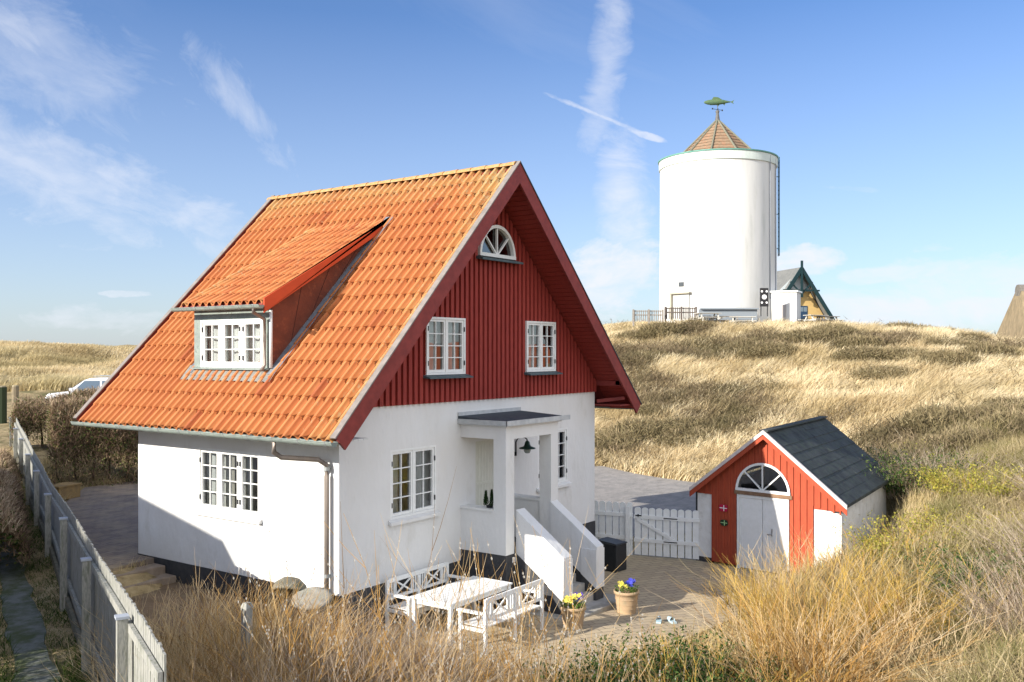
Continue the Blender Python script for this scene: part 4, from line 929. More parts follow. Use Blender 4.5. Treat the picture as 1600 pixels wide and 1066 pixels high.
# ------------------------------------------------------------------ long weathered fence on the left
FDIR=Vector((.41,.912,0)).normalized(); FS=Vector((-5.80,-3.65,0)); FL=30.0
fx=np.array([FS.x+FDIR.x*s for s in np.linspace(0,FL,120)]); fy=np.array([FS.y+FDIR.y*s for s in np.linspace(0,FL,120)])
fh=height(fx,fy); top0=1.73
ftop=lambda s: 1.27+.02*math.sin(s*.9)+max(0,(s-14))*.03
lf=empty('board_fence',(FS.x,FS.y,0),'long weathered white board fence running beside the shaded footpath','fence')
FNn=Vector((FDIR.y,-FDIR.x,0))   # towards the house
T=lambda v: FDIR*v.x+FNn*v.y+Vector((0,0,v.z))
gz=lambda s: float(np.interp(s,np.linspace(0,FL,120),fh))
m=MB(T); s=0
while s<FL:
    w_=.105; h=ftop(s)+R_.uniform(-.015,.02); z0=gz(s)+R_.uniform(-.05,.03)
    lean=R_.uniform(-.008,.008)
    m.hexa([(s,.0,z0),(s+w_-.014,0,z0),(s+w_-.014,.02,z0),(s,.02,z0),(s+lean,0,h),(s+w_-.014+lean,0,h),(s+w_-.014+lean,.02,h),(s+lean,.02,h)]); s+=w_
m.build('boards',WEATHERED,lf)
for zf in (lambda s:ftop(s)-.22,lambda s:gz(s)+.45):
    m=MB(T); s=0
    while s<FL-.1:
        e_=min(s+3.1,FL); m.bar((s,-.035,zf(s)),(e_-.01,-.035,zf(e_)),.045,.10); s+=3.1
    m.build('rail',WEATHERED,lf)
m=MB(T); s=0
while s<FL-.1:
    e_=min(s+2.5,FL); m.bar((s,-.06,gz(s)+.10),(e_-.01,-.06,gz(e_)+.10),.06,.16); s+=2.5
m.build('gravel_board',mat('mossy_timber',(.20,.18,.14),(.12,.12,.08),scale=6,rough=.95,stretch=(1,1,1),bump=.3),lf)
s=1.85
while s<FL:
    m=MB(T); m.box(s-.055,s+.055,-.17,-.058,gz(s)-.1,ftop(s)-.13); m.m=1; m.box(s-.07,s+.07,-.185,-.045,ftop(s)-.13,ftop(s)-.10); m.build('post',[WEATHERED,mat('grey_cap',(.34,.37,.42),rough=.7)],lf); s+=3.5
# ------------------------------------------------------------------ bench, table, bench
def bench(loc,rz,label,Wd=1.72):
    e=empty('garden_bench',loc,label,'bench','white garden benches around the table',rz); D=.56; H=.90; SH=.43
    def b(name,*bs,bar=None):
        m=MB()
        for q in bs: m.box(*q)
        if bar:
            for A,B,w_,h in bar: m.bar(A,B,w_,h)
        return m.build(name,WPAINT,e,bevel=.004)
    # local: x along, y=0 back, y=-D front
    for x in (0,Wd-.06):
        b('leg',(x,x+.06,-D,-D+.055,0,.63)); b('leg',(x,x+.06,-.045,0,0,H-.01))
        b('armrest',(x-.015,x+.075,-D-.03,-.045,.63,.665))
        b('side_rail',(x+.015,x+.045,-D+.056,-.046,SH-.09,SH-.03))
    b('leg',(Wd/2-.03,Wd/2+.03,-.045,0,.0,H-.08))
    m=MB()
    for k in range(5): m.box(.0+.062,Wd-.062,-D+.01+k*.105,-D+.10+k*.105,SH-.02,SH)
    m.box(.062,Wd-.062,-D+.005,-D+.03,SH-.10,SH-.022); m.build('seat',WPAINT,e,bevel=.003)
    m=MB(); m.box(.062,Wd-.062,-.04,-.005,H-.075,H); m.box(.062,Wd-.062,-.037,-.008,SH+.10,SH+.15)
    z0,z1=SH+.15,H-.075
    for c in (0,1):
        xa=.06+c*(Wd/2-.03); xb=xa+Wd/2-.09+.03; xm=(xa+xb)/2; hw=.21
        for k in range(3):
            for sgn in (-1,1):
                x=xm+sgn*(hw+.045+k*.062); m.box(x-.013,x+.013,-.032,-.014,z0,z1)
        m.box(xm-hw-.015,xm-hw+.012,-.034,-.012,z0,z1); m.box(xm+hw-.012,xm+hw+.015,-.034,-.012,z0,z1)
        m.bar((xm-hw,-.02,z0),(xm+hw,-.02,z1),.018,.03); m.bar((xm-hw,-.026,z1),(xm+hw,-.026,z0),.018,.03)
    m.build('backrest',WPAINT,e); return e
bench((.98,-.13,-.8),0,'white slatted bench with cross-pattern back against the house wall')
bench((2.66,-2.36,-.8),math.pi,'white slatted bench with its back to the viewer, in front of the table')
t=empty('garden_table',(.97,-1.62,-.8),'white slatted rectangular garden table between the two white benches','table')
TW,TD,TH=1.78,.90,.70
m=MB(); 
for k in range(9): m.box(0.06,TW-.06,.005+k*.1,.093+k*.1,TH-.025,TH)
m.box(-.0,.058,.0,TD,TH-.03,TH+.001); m.box(TW-.058,TW,0,TD,TH-.03,TH+.001); m.build('tabletop',WPAINT,t,bevel=.003)
m=MB(); m.box(.06,TW-.06,.06,.085,TH-.12,TH-.031); m.box(.06,TW-.06,TD-.085,TD-.06,TH-.12,TH-.031); m.box(.06,.085,.086,TD-.086,TH-.12,TH-.031); m.box(TW-.085,TW-.06,.086,TD-.086,TH-.12,TH-.031); m.build('apron',WPAINT,t)
for x in (.02,TW-.09):
    for y in (.02,TD-.09): m=MB(); m.box(x,x+.065,y,y+.065,0,TH-.031); m.build('leg',WPAINT,t)
# parasol foot
e=empty('parasol_base',(.12,-1.68,-.8),'round grey granite parasol base on the patio below the table','parasol base')
m=MB(); m.lathe([(0,.0),(.27,.0),(.28,.03),(.26,.07),(.15,.12),(.06,.14),(0,.14)],n=28); m.build('stone',mat('speckled_granite',(.20,.19,.19),(.33,.32,.31),scale=40,rough=.8,bump=.3),e,smooth=True)
m=MB(); m.tube([(0,0,.13),(0,0,.36)],.028,12); m.build('socket',ZINC,e)
# pots
def pot(loc,r,h,label,blooms,seed):
    e=empty('flower_pot',loc,label,'flower pot','planted clay pots by the stairs'); rr=random.Random(seed)
    m=MB(); m.lathe([(0,.0),(r*.72,.0),(r*.74,.05),(r*.9,h*.75),(r*.95,h-.06),(r*1.02,h-.055),(r*1.03,h),(r*.93,h),(r*.9,h-.05),(0,h-.06)],n=26)
    for k in range(3): m.lathe([(r*(.78+.06*k),h*(.25+.2*k)),(r*(.81+.06*k),h*(.27+.2*k)),(r*(.79+.06*k),h*(.29+.2*k))],n=26)
    m.build('pot',TERRA,e,smooth=True)
    V=[];Fc=[];rn=[]
    for k in range(420):
        a=rr.uniform(0,6.28); q=r*math.sqrt(rr.random())*1.0; z=h-.05+rr.uniform(0,.16)*(1.2-q/r*.4)
        c=Vector((q*math.cos(a),q*math.sin(a),z)); d=Vector((rr.gauss(0,1),rr.gauss(0,1),rr.gauss(0,.6))).normalized(); s_=d.cross(Vector((0,0,1))).normalized()
        l=.035; b=len(V); V+=[c-s_*.012,c+s_*.012,c+d*l+s_*.004,c+d*l-s_*.004]; Fc.append((b,b+1,b+2,b+3)); rn.append(rr.random())
    np_mesh('foliage',np.array(V),np.array(Fc),LEAFG,{'rnd':rn},parent=e)
    for col,cnt,cx,cy in blooms:
        m=MB()
        for k in range(cnt):
            c=Vector((cx+rr.uniform(-.08,.08),cy+rr.uniform(-.08,.08),h+rr.uniform(.09,.19))); 
            tilt=Vector((rr.uniform(-.6,-.1),rr.uniform(-.8,-.1),rr.uniform(.3,.9))).normalized(); ax=tilt.cross(Vector((0,0,1))).normalized(); ay=tilt.cross(ax)
            for p in range(5):
                a=p*1.256+rr.random(); dct=ax*math.cos(a)+ay*math.sin(a); sd2=ax*-math.sin(a)+ay*math.cos(a)
                m.quad(c,c+dct*.022+sd2*.017,c+dct*.042+tilt*.006,c+dct*.022-sd2*.017)
        m.build('blossom',col,e,fixn=False)
    return e
LEAFG=blade_mat('fresh_leaves',[(.05,.10,.02),(.09,.17,.03),(.16,.24,.06)])
YEL=mat('yellow_petals',(.70,.62,.10),rough=.7); VIO=mat('violet_petals',(.10,.05,.38),rough=.7); BLU=mat('blue_petals',(.05,.06,.42),rough=.7)
pot((3.05,-2.72,-.83),.23,.42,'pale clay pot of yellow and violet pansies in front of the left stair wall',[(YEL,24,-.13,.02),(YEL,8,.05,.0),(VIO,9,.13,-.03)],3)
pot((4.75,-2.88,-.93),.24,.46,'pale clay pot of deep blue pansies right of the stairs',[(BLU,26,.07,-.03),(YEL,9,-.12,.02)],5)
# black box (bin)
e=empty('storage_bin',(8.05,-.75,-1.0),'black box standing by the house corner, behind the right stair wall','bin',rz=-.1)
m=MB(); m.box(-.22,.22,-.25,.3,0,.62); m.build('body',mat('black_plastic',(.022,.025,.028),rough=.45),e,bevel=.02); m=MB(); m.hexa([(-.24,-.27,.622),(.24,-.27,.622),(.24,.32,.622),(-.24,.32,.622),(-.22,-.25,.66),(.22,-.25,.66),(.22,.3,.70),(-.22,.3,.70)]); m.build('lid',mat('black_lid',(.03,.034,.037),rough=.4),e,bevel=.01)
# little conifer on the porch half wall
e=empty('potted_conifer',(PX0+.12,-.62,1.076),'small dark green conifer on the porch half wall','plant')
V=[];Fc=[];rn=[]
for c0,hh in (((-.0,-.05),.30),((.0,.09),.27)):
    for k in range(500):
        z=R_.random()**.8*hh; q=.065*(1-z/hh)+.01; a=R_.uniform(0,6.28); c=Vector((c0[0]+q*math.cos(a)*R_.random(),c0[1]+q*math.sin(a)*R_.random(),z+.03)); d=Vector((math.cos(a)*.4,math.sin(a)*.4,1)).normalized(); s_=Vector((-math.sin(a),math.cos(a),0))
        b=len(V); V+=[c-s_*.006,c+s_*.006,c+d*.045+s_*.001,c+d*.045-s_*.001]; Fc.append((b,b+1,b+2,b+3)); rn.append(R_.random())
np_mesh('foliage',np.array(V),np.array(Fc),blade_mat('conifer_needles',[(.015,.035,.015),(.03,.06,.02),(.05,.09,.03)]),{'rnd':rn},parent=e)
m=MB(); m.lathe([(0,0),(.06,0),(.07,.05),(0,.05)]); m.build('pot',BLACKM,e)
# stone bowls at the house corner, marker post, clogs
e=empty('stone_planter',(-.50,.60,-.22),'weathered round stone planter tipped on its side by the sunlit wall','planter')
def bowl(tf_):
    m=MB(tf_); m.lathe([(0,0),(.15,.0),(.26,.09),(.30,.20),(.285,.24),(.25,.21),(.22,.10),(0,.04)],n=28); return m
A=Matrix.Translation((0,.0,.52))@Matrix.Rotation(rad(150),4,Vector((.55,-1,0)))
bowl(lambda v:A@v).build('bowl',mat('mossy_stone',(.12,.115,.09),(.20,.19,.15),scale=8,rough=.95,bump=.5,c3=(.09,.10,.05),s3=4),e,smooth=True)
m=MB(); m.lathe([(0,-.2),(.22,-.2),(.18,.1),(.1,.2),(0,.2)],n=16); m.build('foot',CONC,e,smooth=True)
e=empty('round_stone_slab',(-.62,-.02,.08),'pale round stone disc lying beside the tipped planter at the house corner','stone slab')
A2=Matrix.Rotation(rad(10),4,Vector((1,0,0)))@Matrix.Rotation(rad(-14),4,Vector((0,1,0)))
m=MB(lambda v:A2@v); m.lathe([(0,-.02),(.29,-.02),(.325,.01),(.32,.04),(.25,.05),(0,.055)],n=32); m.build('disc',mat('pale_stone',(.33,.32,.28),(.22,.21,.18),scale=9,rough=.95,bump=.3,c3=(.3,.3,.24),s3=5),e,smooth=True)
m=MB(); m.lathe([(.16,-.55),(.13,-.25),(.16,-.02),(0,-.02)],n=12); m.build('support',CONC,e)
hx,hy=[float(q) for q in RD(-3.65,12.75)]; hz_=float(height(hx,hy))
e=empty('marker_post',(hx,hy,hz_),'short weathered white post standing in the dry grass below the side wall','post')
m=MB(); m.box(-.055,.055,-.055,.055,-.2,.62-hz_-.05); m.build('shaft',WEATHERED,e); m=MB(); m.hexa([(-.065,-.065,.57-hz_),(.065,-.065,.57-hz_),(.065,.065,.57-hz_),(-.065,.065,.57-hz_),(-.04,-.04,.64-hz_),(.04,-.04,.64-hz_),(.04,.04,.64-hz_),(-.04,.04,.64-hz_)]); m.build('cap',WEATHERED,e)
CLG=mat('pale_blue_rubber',(.38,.52,.58),rough=.5)
for k,(x,y,rz,lb) in enumerate(((4.35,-3.75,.4,'pale blue garden clog on the patio, nearer the clay pots'),(4.55,-3.98,.9,'pale blue garden clog on the patio, nearer the garage'))):
    e=empty('garden_clog',(x,y,float(patio_z(x))),lb,'shoe','pale blue garden clogs',rz)
    m=MB(); m.prism([(0,-.045,0),(.12,-.05,0),(.24,-.03,0),(.27,0,0),(.24,.03,0),(.12,.05,0),(0,.045,0)],(0,0,.03)); m.build('sole',CLG,e)
    m=MB(); 
    for i in range(5):
        x0=.10+.032*i; r0=.05-.004*i; x1=x0+.032; r1=.05-.004*(i+1)
        for j in range(6):
            a0=math.pi*j/6;a1=math.pi*(j+1)/6; m.quad((x0,r0*math.cos(a0),.03+r0*1.3*math.sin(a0)),(x0,r0*math.cos(a1),.03+r0*1.3*math.sin(a1)),(x1,r1*math.cos(a1),.03+r1*1.3*math.sin(a1)),(x1,r1*math.cos(a0),.03+r1*1.3*math.sin(a0)))
    m.build('upper',CLG,e,fixn=False)
# ------------------------------------------------------------------ water tower on the dune
def at_px(px,py,D): # helper for far things: bearing and height measured from the viewpoint, placed at true distance D
    x,y=RD((px-800)/1446.57*D,D); return float(x),float(y),CAM[2]+(550-py)/1446.57*D
TD_=71.0; tx,ty,_=at_px(1121,0,TD_); TB=6.6; TR=4.40; TT=at_px(1121,266,TD_)[2]
tower=empty('water_tower',(tx,ty,TB),'tall white cylindrical tower with small shingled cone roof on the dune','tower')
TH_=TT-TB
TWM=mat('tower_render',(.62,.62,.605),(.54,.54,.52),scale=.8,rough=.9,bump=.9,bscale=1.8,c3=(.48,.49,.46),s3=1.6,l3=(.54,.74),stretch=(1,1,.16))
m=MB(); m.lathe([(TR+.05,-1.5),(TR+.03,0),(TR,1.0),(TR-.03,TH_*.5),(TR-.05,TH_)],n=96); m.build('shaft',TWM,tower,smooth=True)
m=MB(); m.lathe([(TR-.05,TH_-.02),(TR+.03,TH_),(TR+.05,TH_+.6),(TR-.1,TH_+.6),(TR-.1,TH_-.02)],n=96); m.build('parapet',mat('greenish_band',(.60,.66,.62),(.52,.58,.55),scale=1,rough=.8),tower,smooth=False)
m=MB(); m.lathe([(TR+.10,TH_+.601),(TR+.12,TH_+.70),(TR-.2,TH_+.74),(2.2,TH_+.95),(0,TH_+1.0)],n=96); m.build('rim',mat('verdigris',(.10,.26,.22),(.16,.34,.29),scale=3,rough=.6),tower)
# octagonal cone
m=MB(); rib=MB(); CZ0,CZ1=TH_+.35,TH_+3.73; CR=3.5; rot=rad(14)
for k in range(10):
    a0=2*math.pi*k/10+rot; a1=2*math.pi*(k+1)/10+rot; nrow=12
    for j in range(nrow):
        s0=j/nrow;s1=(j+1)/nrow; r0=CR*(1-s0)+.16*s0+.05; r1=CR*(1-s1)+.16*s1; z0=CZ0+(CZ1-CZ0)*s0; z1=CZ0+(CZ1-CZ0)*s1
        m.quad((r0*math.cos(a0),r0*math.sin(a0),z0),(r0*math.cos(a1),r0*math.sin(a1),z0),(r1*math.cos(a1),r1*math.sin(a1),z1),(r1*math.cos(a0),r1*math.sin(a0),z1))
    rib.tube([(CR*1.03*math.cos(a0),CR*1.03*math.sin(a0),CZ0),(.17*math.cos(a0),.17*math.sin(a0),CZ1+.02)],.075,6)
cone=m.build('cone_roof',mat('brown_shingles',(.28,.19,.12),(.20,.14,.09),scale=4,rough=.9,bump=.8,bscale=8,c3=(.32,.17,.10),s3=3,l3=(.5,.65)),tower)
rib.build('rib',mat('dull_copper_rib',(.20,.18,.13),(.14,.15,.11),scale=4,rough=.7),cone)
m=MB(); m.lathe([(.24,CZ1-.05),(.18,CZ1+.1),(.12,CZ1+.55),(.11,CZ1+.65),(.16,CZ1+.74),(.11,CZ1+.84),(0,CZ1+.87)],n=14); m.tube([(0,0,CZ1+.82),(0,0,CZ1+1.3)],.025,6); m.build('spire',mat('dark_copper',(.09,.09,.09),(.14,.13,.12),scale=4,rough=.6),tower,smooth=True)
# fish vane
vr=Vector((RV[0],RV[1],0)); zf=CZ1+1.48
FT=lambda v: vr*v.x+Vector((DV[0],DV[1],0))*v.y+Vector((0,0,v.z+zf))
m=MB(FT); prof=[(-1.05,.01,.0),(-.98,.09,.07),(-.75,.17,.13),(-.4,.22,.17),(0,.22,.18),(.4,.17,.14),(.75,.09,.07),(.95,.05,.03),(1.02,.035,.02)]
rings=[]
for x,hz2,wy in prof: rings.append([m.p(x,wy*math.cos(t),hz2*math.sin(t)+.02*math.sin(x*2)) for t in [2*math.pi*j/10 for j in range(10)]])
for k in range(len(rings)-1):
    for j in range(10):
        l=(j+1)%10; m.f.append([rings[k][j],rings[k][l],rings[k+1][l],rings[k+1][j]]); m.mi.append(0)
m.prism([(.98,-.01,.02),(1.30,-.01,.17),(1.18,-.01,.0),(1.26,-.01,-.15)],(0,.02,0))
m.prism([(-.45,-.012,.18),(-.30,-.012,.40),(.05,-.012,.38),(.35,-.012,.2),(.0,-.012,.17)],(0,.024,0)); m.prism([(-.1,-.01,-.18),(.05,-.01,-.34),(.15,-.01,-.2)],(0,.02,0)); m.prism([(.4,-.01,-.12),(.55,-.01,-.26),(.6,-.01,-.1)],(0,.02,0)); m.prism([(-.7,-.01,-.14),(-.5,-.01,-.25),(-.45,-.01,-.17)],(0,.02,0))
vane=m.build('fish_vane',mat('green_verdigris_fish',(.06,.12,.075),(.09,.14,.06),scale=3,rough=.6),tower)
m=MB(FT); m.tube([(-.35,0,-.52),(.35,0,-.62)],.02,5); m.tube([(.0,-.3,-.57),(0,.3,-.57)],.02,5)
for x,z in ((-.38,-.5),(.37,-.63)): m.box(x-.05,x+.05,-.01,.01,z-.06,z+.06)
m.build('compass_arms',BLACKM,vane)
# ladder, seam pipes
cdir=Vector((DV[0],DV[1],0))
def rim(px_ang): # angle measured from the point facing the viewer, positive to the right
    v=-cdir*math.cos(px_ang)+vr*math.sin(px_ang); return v
v=rim(rad(86)); tvec=Vector((-v.y,v.x,0))
m=MB()
for s in (-.2,.2):
    a=v*(TR+.22)+tvec*s; m.tube([a+Vector((0,0,TH_*.42)),a+Vector((0,0,TH_+.9))],.035,6)
z=TH_*.43
while z<TH_+.8: m.tube([v*(TR+.22)-tvec*.2+Vector((0,0,z)),v*(TR+.22)+tvec*.2+Vector((0,0,z))],.022,5); z+=.35
for z in (TH_*.47,TH_*.7,TH_*.95): m.tube([v*(TR-.05)+Vector((0,0,z)),v*(TR+.22)+Vector((0,0,z))],.03,5)
m.build('ladder',mat('dark_green_steel',(.03,.07,.075),rough=.6),tower)
m=MB()
for a in (46,60):
    w_=rim(rad(a)); m.tube([w_*(TR+.03)+Vector((0,0,1.4)),w_*(TR+.03)+Vector((0,0,TH_+.5))],.035,6)
m.build('cable',mat('grey_cable',(.28,.30,.33),rough=.7),tower)
# door and vent
w_=rim(rad(-49)); tv=Vector((w_.y,-w_.x,0)); 
if tv.dot(vr)<0: tv=-tv
DT=lambda q: w_*(TR+q.y)+tv*q.x+Vector((0,0,q.z))
m=MB(DT); m.box(-.75,.75,-.30,.03,-.2,1.75); m.build('door',mat('grey_white_door',(.42,.42,.40),rough=.6),tower)
m=MB(DT); m.box(-.90,.90,-.32,.22,1.752,1.86); m.box(-.90,-.752,-.30,.20,-.2,1.75); m.build('door_frame',mat('shadow_line_frame',(.36,.33,.26),rough=.7),tower)  # left and top strips darkened to stand for the door recess shadow
m=MB(DT); m.box(-.2,.25,-.1,.04,2.3,2.62); m.build('vent',mat('dark_vent',(.06,.07,.08),rough=.6),tower)
# dark information board with white discs near the tower foot
bx,by,bz=at_px(1194,477,66.0)
e=empty('sign_board',(bx,by,bz-.4),'black upright board with white discs at the foot of the tower','sign',rz=YAW-rad(90))
m=MB(); m.box(-.30,.30,-.03,.03,.3,1.62); m.build('panel',mat('black_board',(.02,.02,.022),rough=.5),e)
m=MB()
for x,z,r in ((0,.98,.17),(-.17,1.38,.075),(.17,1.38,.075),(-.17,.58,.075),(.17,.58,.075)):
    m.prism([(x+r*math.cos(a),-.045,z+r*math.sin(a)) for a in [2*math.pi*k/16 for k in range(16)]],(0,.012,0))
m.build('disc',mat('sign_white',(.8,.8,.8),rough=.4),e)
m=MB(); m.box(-.26,-.2,-.025,.025,-.4,.3); m.box(.2,.26,-.025,.025,-.4,.3); m.build('post',BLACKM,e)
# low white annex
ax_,ay_,az_=at_px(1227,492,68.5)
e=empty('annex',(ax_,ay_,az_-.6),'small flat-roofed white hut between the tower and the yellow gabled house','hut',rz=rad(8))
m=MB(); m.box(-1.05,.6,-1.0,1.3,-.4,2.20); m.build('wall',TWM,e); m=MB(); m.box(-1.15,.7,-1.1,1.4,2.2,2.32); m.build('roof',WPAINT,e)
m=MB(); m.box(-1.13,-1.051,-.25,.05,.0,1.3); m.build('door',mat('grey_door',(.35,.33,.32),rough=.7),e)
# yellow house with teal gable behind
hx,hy,hz2=at_px(1246,492,88.0); G0=hz2-1.6
e=empty('gabled_house',(hx,hy,G0),'distant yellow house with grey roof and dark teal gable timbers beside the tower','house',rz=rad(-42))
# local x along the gable, facing -y
zf=lambda py: at_px(0,py,88.0)[2]-G0
ap_=zf(421); el2=zf(495)-1.6
hwd=3.9
m=MB(); m.poly([(-hwd,0,-2),(hwd,0,-2),(hwd,0,el2),(0,0,ap_-.2),(-hwd,0,el2)]); m.quad((-hwd,0,-2),(-hwd,9,-2),(-hwd,9,el2),(-hwd,0,el2)); m.quad((hwd,0,-2),(hwd,9,-2),(hwd,9,el2),(hwd,0,el2)); m.build('wall',mat('yellow_render',(.62,.43,.17),(.55,.38,.16),scale=2,rough=.9),e)
m=MB()
for s in (-1,1): m.hexa([(s*(hwd+.6),-.7,el2-.65),(0,-.7,ap_),(0,9.5,ap_),(s*(hwd+.6),9.5,el2-.65),(s*(hwd+.6),-.7,el2-.5),(0,-.7,ap_+.15),(0,9.5,ap_+.15),(s*(hwd+.6),9.5,el2-.5)])
m.build('roof',mat('grey_slate',(.13,.135,.13),(.18,.18,.17),scale=3,rough=.8),e)
TEAL=mat('dark_teal_timber',(.007,.03,.035),rough=.6)
m=MB()
sl_=(ap_-(el2-.65))/(hwd+.6)
for s in (-1,1):
    m.bar((s*(hwd+.7),-.78,el2-.62-.0),(0,-.78,ap_+.03),.12,.34); 
    m.bar((s*.05,-.74,ap_-1.6-.75),(s*1.15,-.74,ap_-1.25),.08,.14)
m.bar((0,-.80,ap_-2.7),(0,-.80,ap_+.75),.14,.2,up=(1,0,0)); m.bar((-1.9,-.72,ap_-2.05),(1.9,-.72,ap_-2.05),.1,.15)
m.build('gable_timbers',TEAL,e)
m=MB(); m.poly([(-2.0,-.012,ap_-2.1),(2.0,-.012,ap_-2.1),(0,-.012,ap_-.25)]); m.build('gable_panel',mat('pale_panel',(.55,.60,.62),rough=.8),e)
m=MB(); m.box(.15,1.05,-.03,-.01,zf(501)-.6,zf(478)); m.m=1; m.box(.22,.57,-.045,-.031,zf(487),zf(480)); m.box(.63,.98,-.045,-.031,zf(487),zf(480)); m.build('window',[mat('navy_frame',(.02,.05,.10),rough=.5),mat('grey_pane',(.15,.2,.24),rough=.1)],e)
# thatched roof at the far right
hx,hy,hz2=at_px(1660,548,58.0)
e=empty('thatched_house',(hx,hy,hz2-1.0),'steep brown thatched roof at the far right edge behind the scrub','house',rz=YAW-rad(90)+rad(-8))
zt=at_px(0,454,58)[2]-(hz2-1.0)
m=MB(); m.hexa([(-3.2,-3,-.5),(9,-3,-.5),(9,5,-.5),(-3.2,5,-.5),(-2.25,.4,zt),(9,.4,zt),(9,1.4,zt),(-2.25,1.4,zt)]); m.build('roof',mat('old_thatch',(.27,.21,.13),(.18,.145,.09),scale=3,rough=1,bump=1.0,bscale=9,stretch=(1.5,1.5,.5),c3=(.34,.26,.15),s3=5),e)
m=MB(); m.tube([(-2.3,.9,zt+.02),(9,.9,zt+.02)],.45,10); m.build('ridge_thatch',mat('grey_ridge',(.13,.12,.11),(.2,.18,.15),scale=4,rough=1,bump=.8),e)
m=MB(); m.box(-2.6,8.8,-2.4,4.5,-2.5,-.45); m.build('wall',WALL,e)
# railings, picnic tables on the dune top
DG=mat('grey_driftwood',(.20,.18,.16),(.30,.27,.24),scale=6,rough=.95)
def railing(px0,px1,py,D,h,label,mat_,step=.15):
    x0,y0,_=at_px(px0,0,D); x1,y1,_=at_px(px1,0,D); z=at_px(0,py,D)[2]
    e=empty('railing',(x0,y0,z),label,'fence'); d=Vector((x1-x0,y1-y0,0)); L_=d.length; d.normalize(); n=Vector((d.y,-d.x,0)); T=lambda v:d*v.x+n*v.y+Vector((0,0,v.z))
    m=MB(T); s=0
    while s<L_: m.box(s,s+.06,0,.03,-.3,h); s+=step
    m.build('picket',mat_,e); m=MB(T); m.box(0,L_,.031,.08,h-.1,h-.03); m.box(0,L_,.031,.08,.12,.2); m.build('rail',mat_,e)
    for s in (0,L_/2,L_-.1): m=MB(T); m.box(s,s+.12,.081,.18,-.6,h+.05); m.build('post',mat_,e)
railing(988,1036,496,65,.5,'grey weathered railing at the left end of the dune top',DG); railing(1038,1088,492,65.6,.52,'dark brown railing in front of the tower door',mat('dark_brown_rail',(.11,.09,.08),rough=.9))
def picnic(px,D,label,m_,rz=0,grp='picnic tables on the dune top'):
    x,y,_=at_px(px,0,D); z=float(height(x,y))-.02
    e=empty('picnic_table',(x,y,z),label,'table',grp,YAW-rad(90)+rz)
    m=MB(); [m.box(-.9,.9,-.36+k*.15,-.23+k*.15,.72,.76) for k in range(5)]; m.build('tabletop',m_,e)
    for s in (-1,1):
        m=MB(); [m.box(-.9,.9,s*.72-.13+k*.14,s*.72-.01+k*.14,.43,.47) for k in range(2)]; m.build('seat',m_,e)
    for x_ in (-.65,.65):
        m=MB(); m.bar((x_,-.62,0),(x_,-.2,.72),.07,.09); m.bar((x_,.62,0),(x_,.2,.72),.07,.09); m.bar((x_+.06,-.8,.40),(x_+.06,.8,.40),.05,.09); m.build('leg',m_,e)
picnic(1106,65,'pale picnic table on the dune top, leftmost before the tower',mat('bleached_wood',(.5,.48,.43),rough=.9),.3); picnic(1160,64.5,'pale picnic table on the dune top, close to the black board with discs',MATS['bleached_wood'],-.2); picnic(1136,65.5,'dark picnic table between the two pale ones before the tower',DG,.1)
picnic(1275,66.5,'bleached picnic table right of the yellow gabled house',MATS['bleached_wood'],.5); picnic(1292,67,'dark picnic table beside the bleached one right of the yellow house',DG,.4)
x0,y0,_=at_px(1094,0,66.3); x1,y1,_=at_px(1185,0,66.3); z=at_px(0,483,66.3)[2]
e=empty('wind_screen',(x0,y0,z-.7),'long grey low screen wall at the foot of the tower','screen'); d=Vector((x1-x0,y1-y0,0))
m=MB(); m.bar((0,0,.72),tuple(d+Vector((0,0,.72))),.35,.10); m.bar((0,.1,.3),tuple(d+Vector((0,.1,.3))),.06,.75); m.build('panel',mat('grey_screen',(.22,.25,.28),rough=.7),e)
# ------------------------------------------------------------------ parked car behind the hedge (white van-like, blue windscreen)
cx,cy,cz=at_px(158,598,47.0); cg=float(height(cx,cy))
CARS=(at_px(0,589,47)[2]-cg)
e=empty('parked_car',(cx,cy,cg),'white car with blue-tinted windscreen parked behind the hedge','car',rz=YAW-rad(90)+rad(8))
k=CARS/1.75
CW=mat('white_car_paint',(.70,.72,.76),rough=.25,spec=.5)
def car_part(name,prof,w0,w1,mt,zr=None):
    m=MB(); n=len(prof)
    A=[m.p(x*k,-w(x,z)*k,z*k) for x,z in prof for w in (w0,)] ; B=[m.p(x*k,w0(x,z)*k,z*k) for x,z in prof]
    m.f.append(A); m.mi.append(0); m.f.append(B[::-1]); m.mi.append(0)
    for i in range(n): j=(i+1)%n; m.f.append([A[i],B[i],B[j],A[j]]); m.mi.append(0)
    return m.build(name,mt,e,bevel=.04)
wb=lambda x,z: .88-.10*max(0,z-.9)
car_part('body',[(-2.2,.35),(2.25,.35),(2.3,.9),(2.2,1.0),(1.0,1.02),(-2.15,1.05),(-2.3,.95),(-2.25,.4)][::-1] if False else [(-2.3,.40),(-2.3,.80),(-2.15,.98),(-1.25,1.08),(2.2,1.08),(2.28,.9),(2.28,.4)],wb,None,CW)
car_part('cabin',[(-1.28,1.08),(-.55,1.62),(-.3,1.70),(1.6,1.72),(1.95,1.62),(2.2,1.08)],lambda x,z:.84-.22*max(0,z-1.05),None,CW)
m=MB(); m.quad((-1.24*k,-.74*k,1.13*k),(-1.24*k,.74*k,1.13*k),(-.60*k,.66*k,1.59*k),(-.60*k,-.66*k,1.59*k)); o=m.build('windscreen',mat('blue_tinted_glass',(.06,.20,.50),rough=.08,spec=.8),e); o.location=(-.012,0,.012)
m=MB()
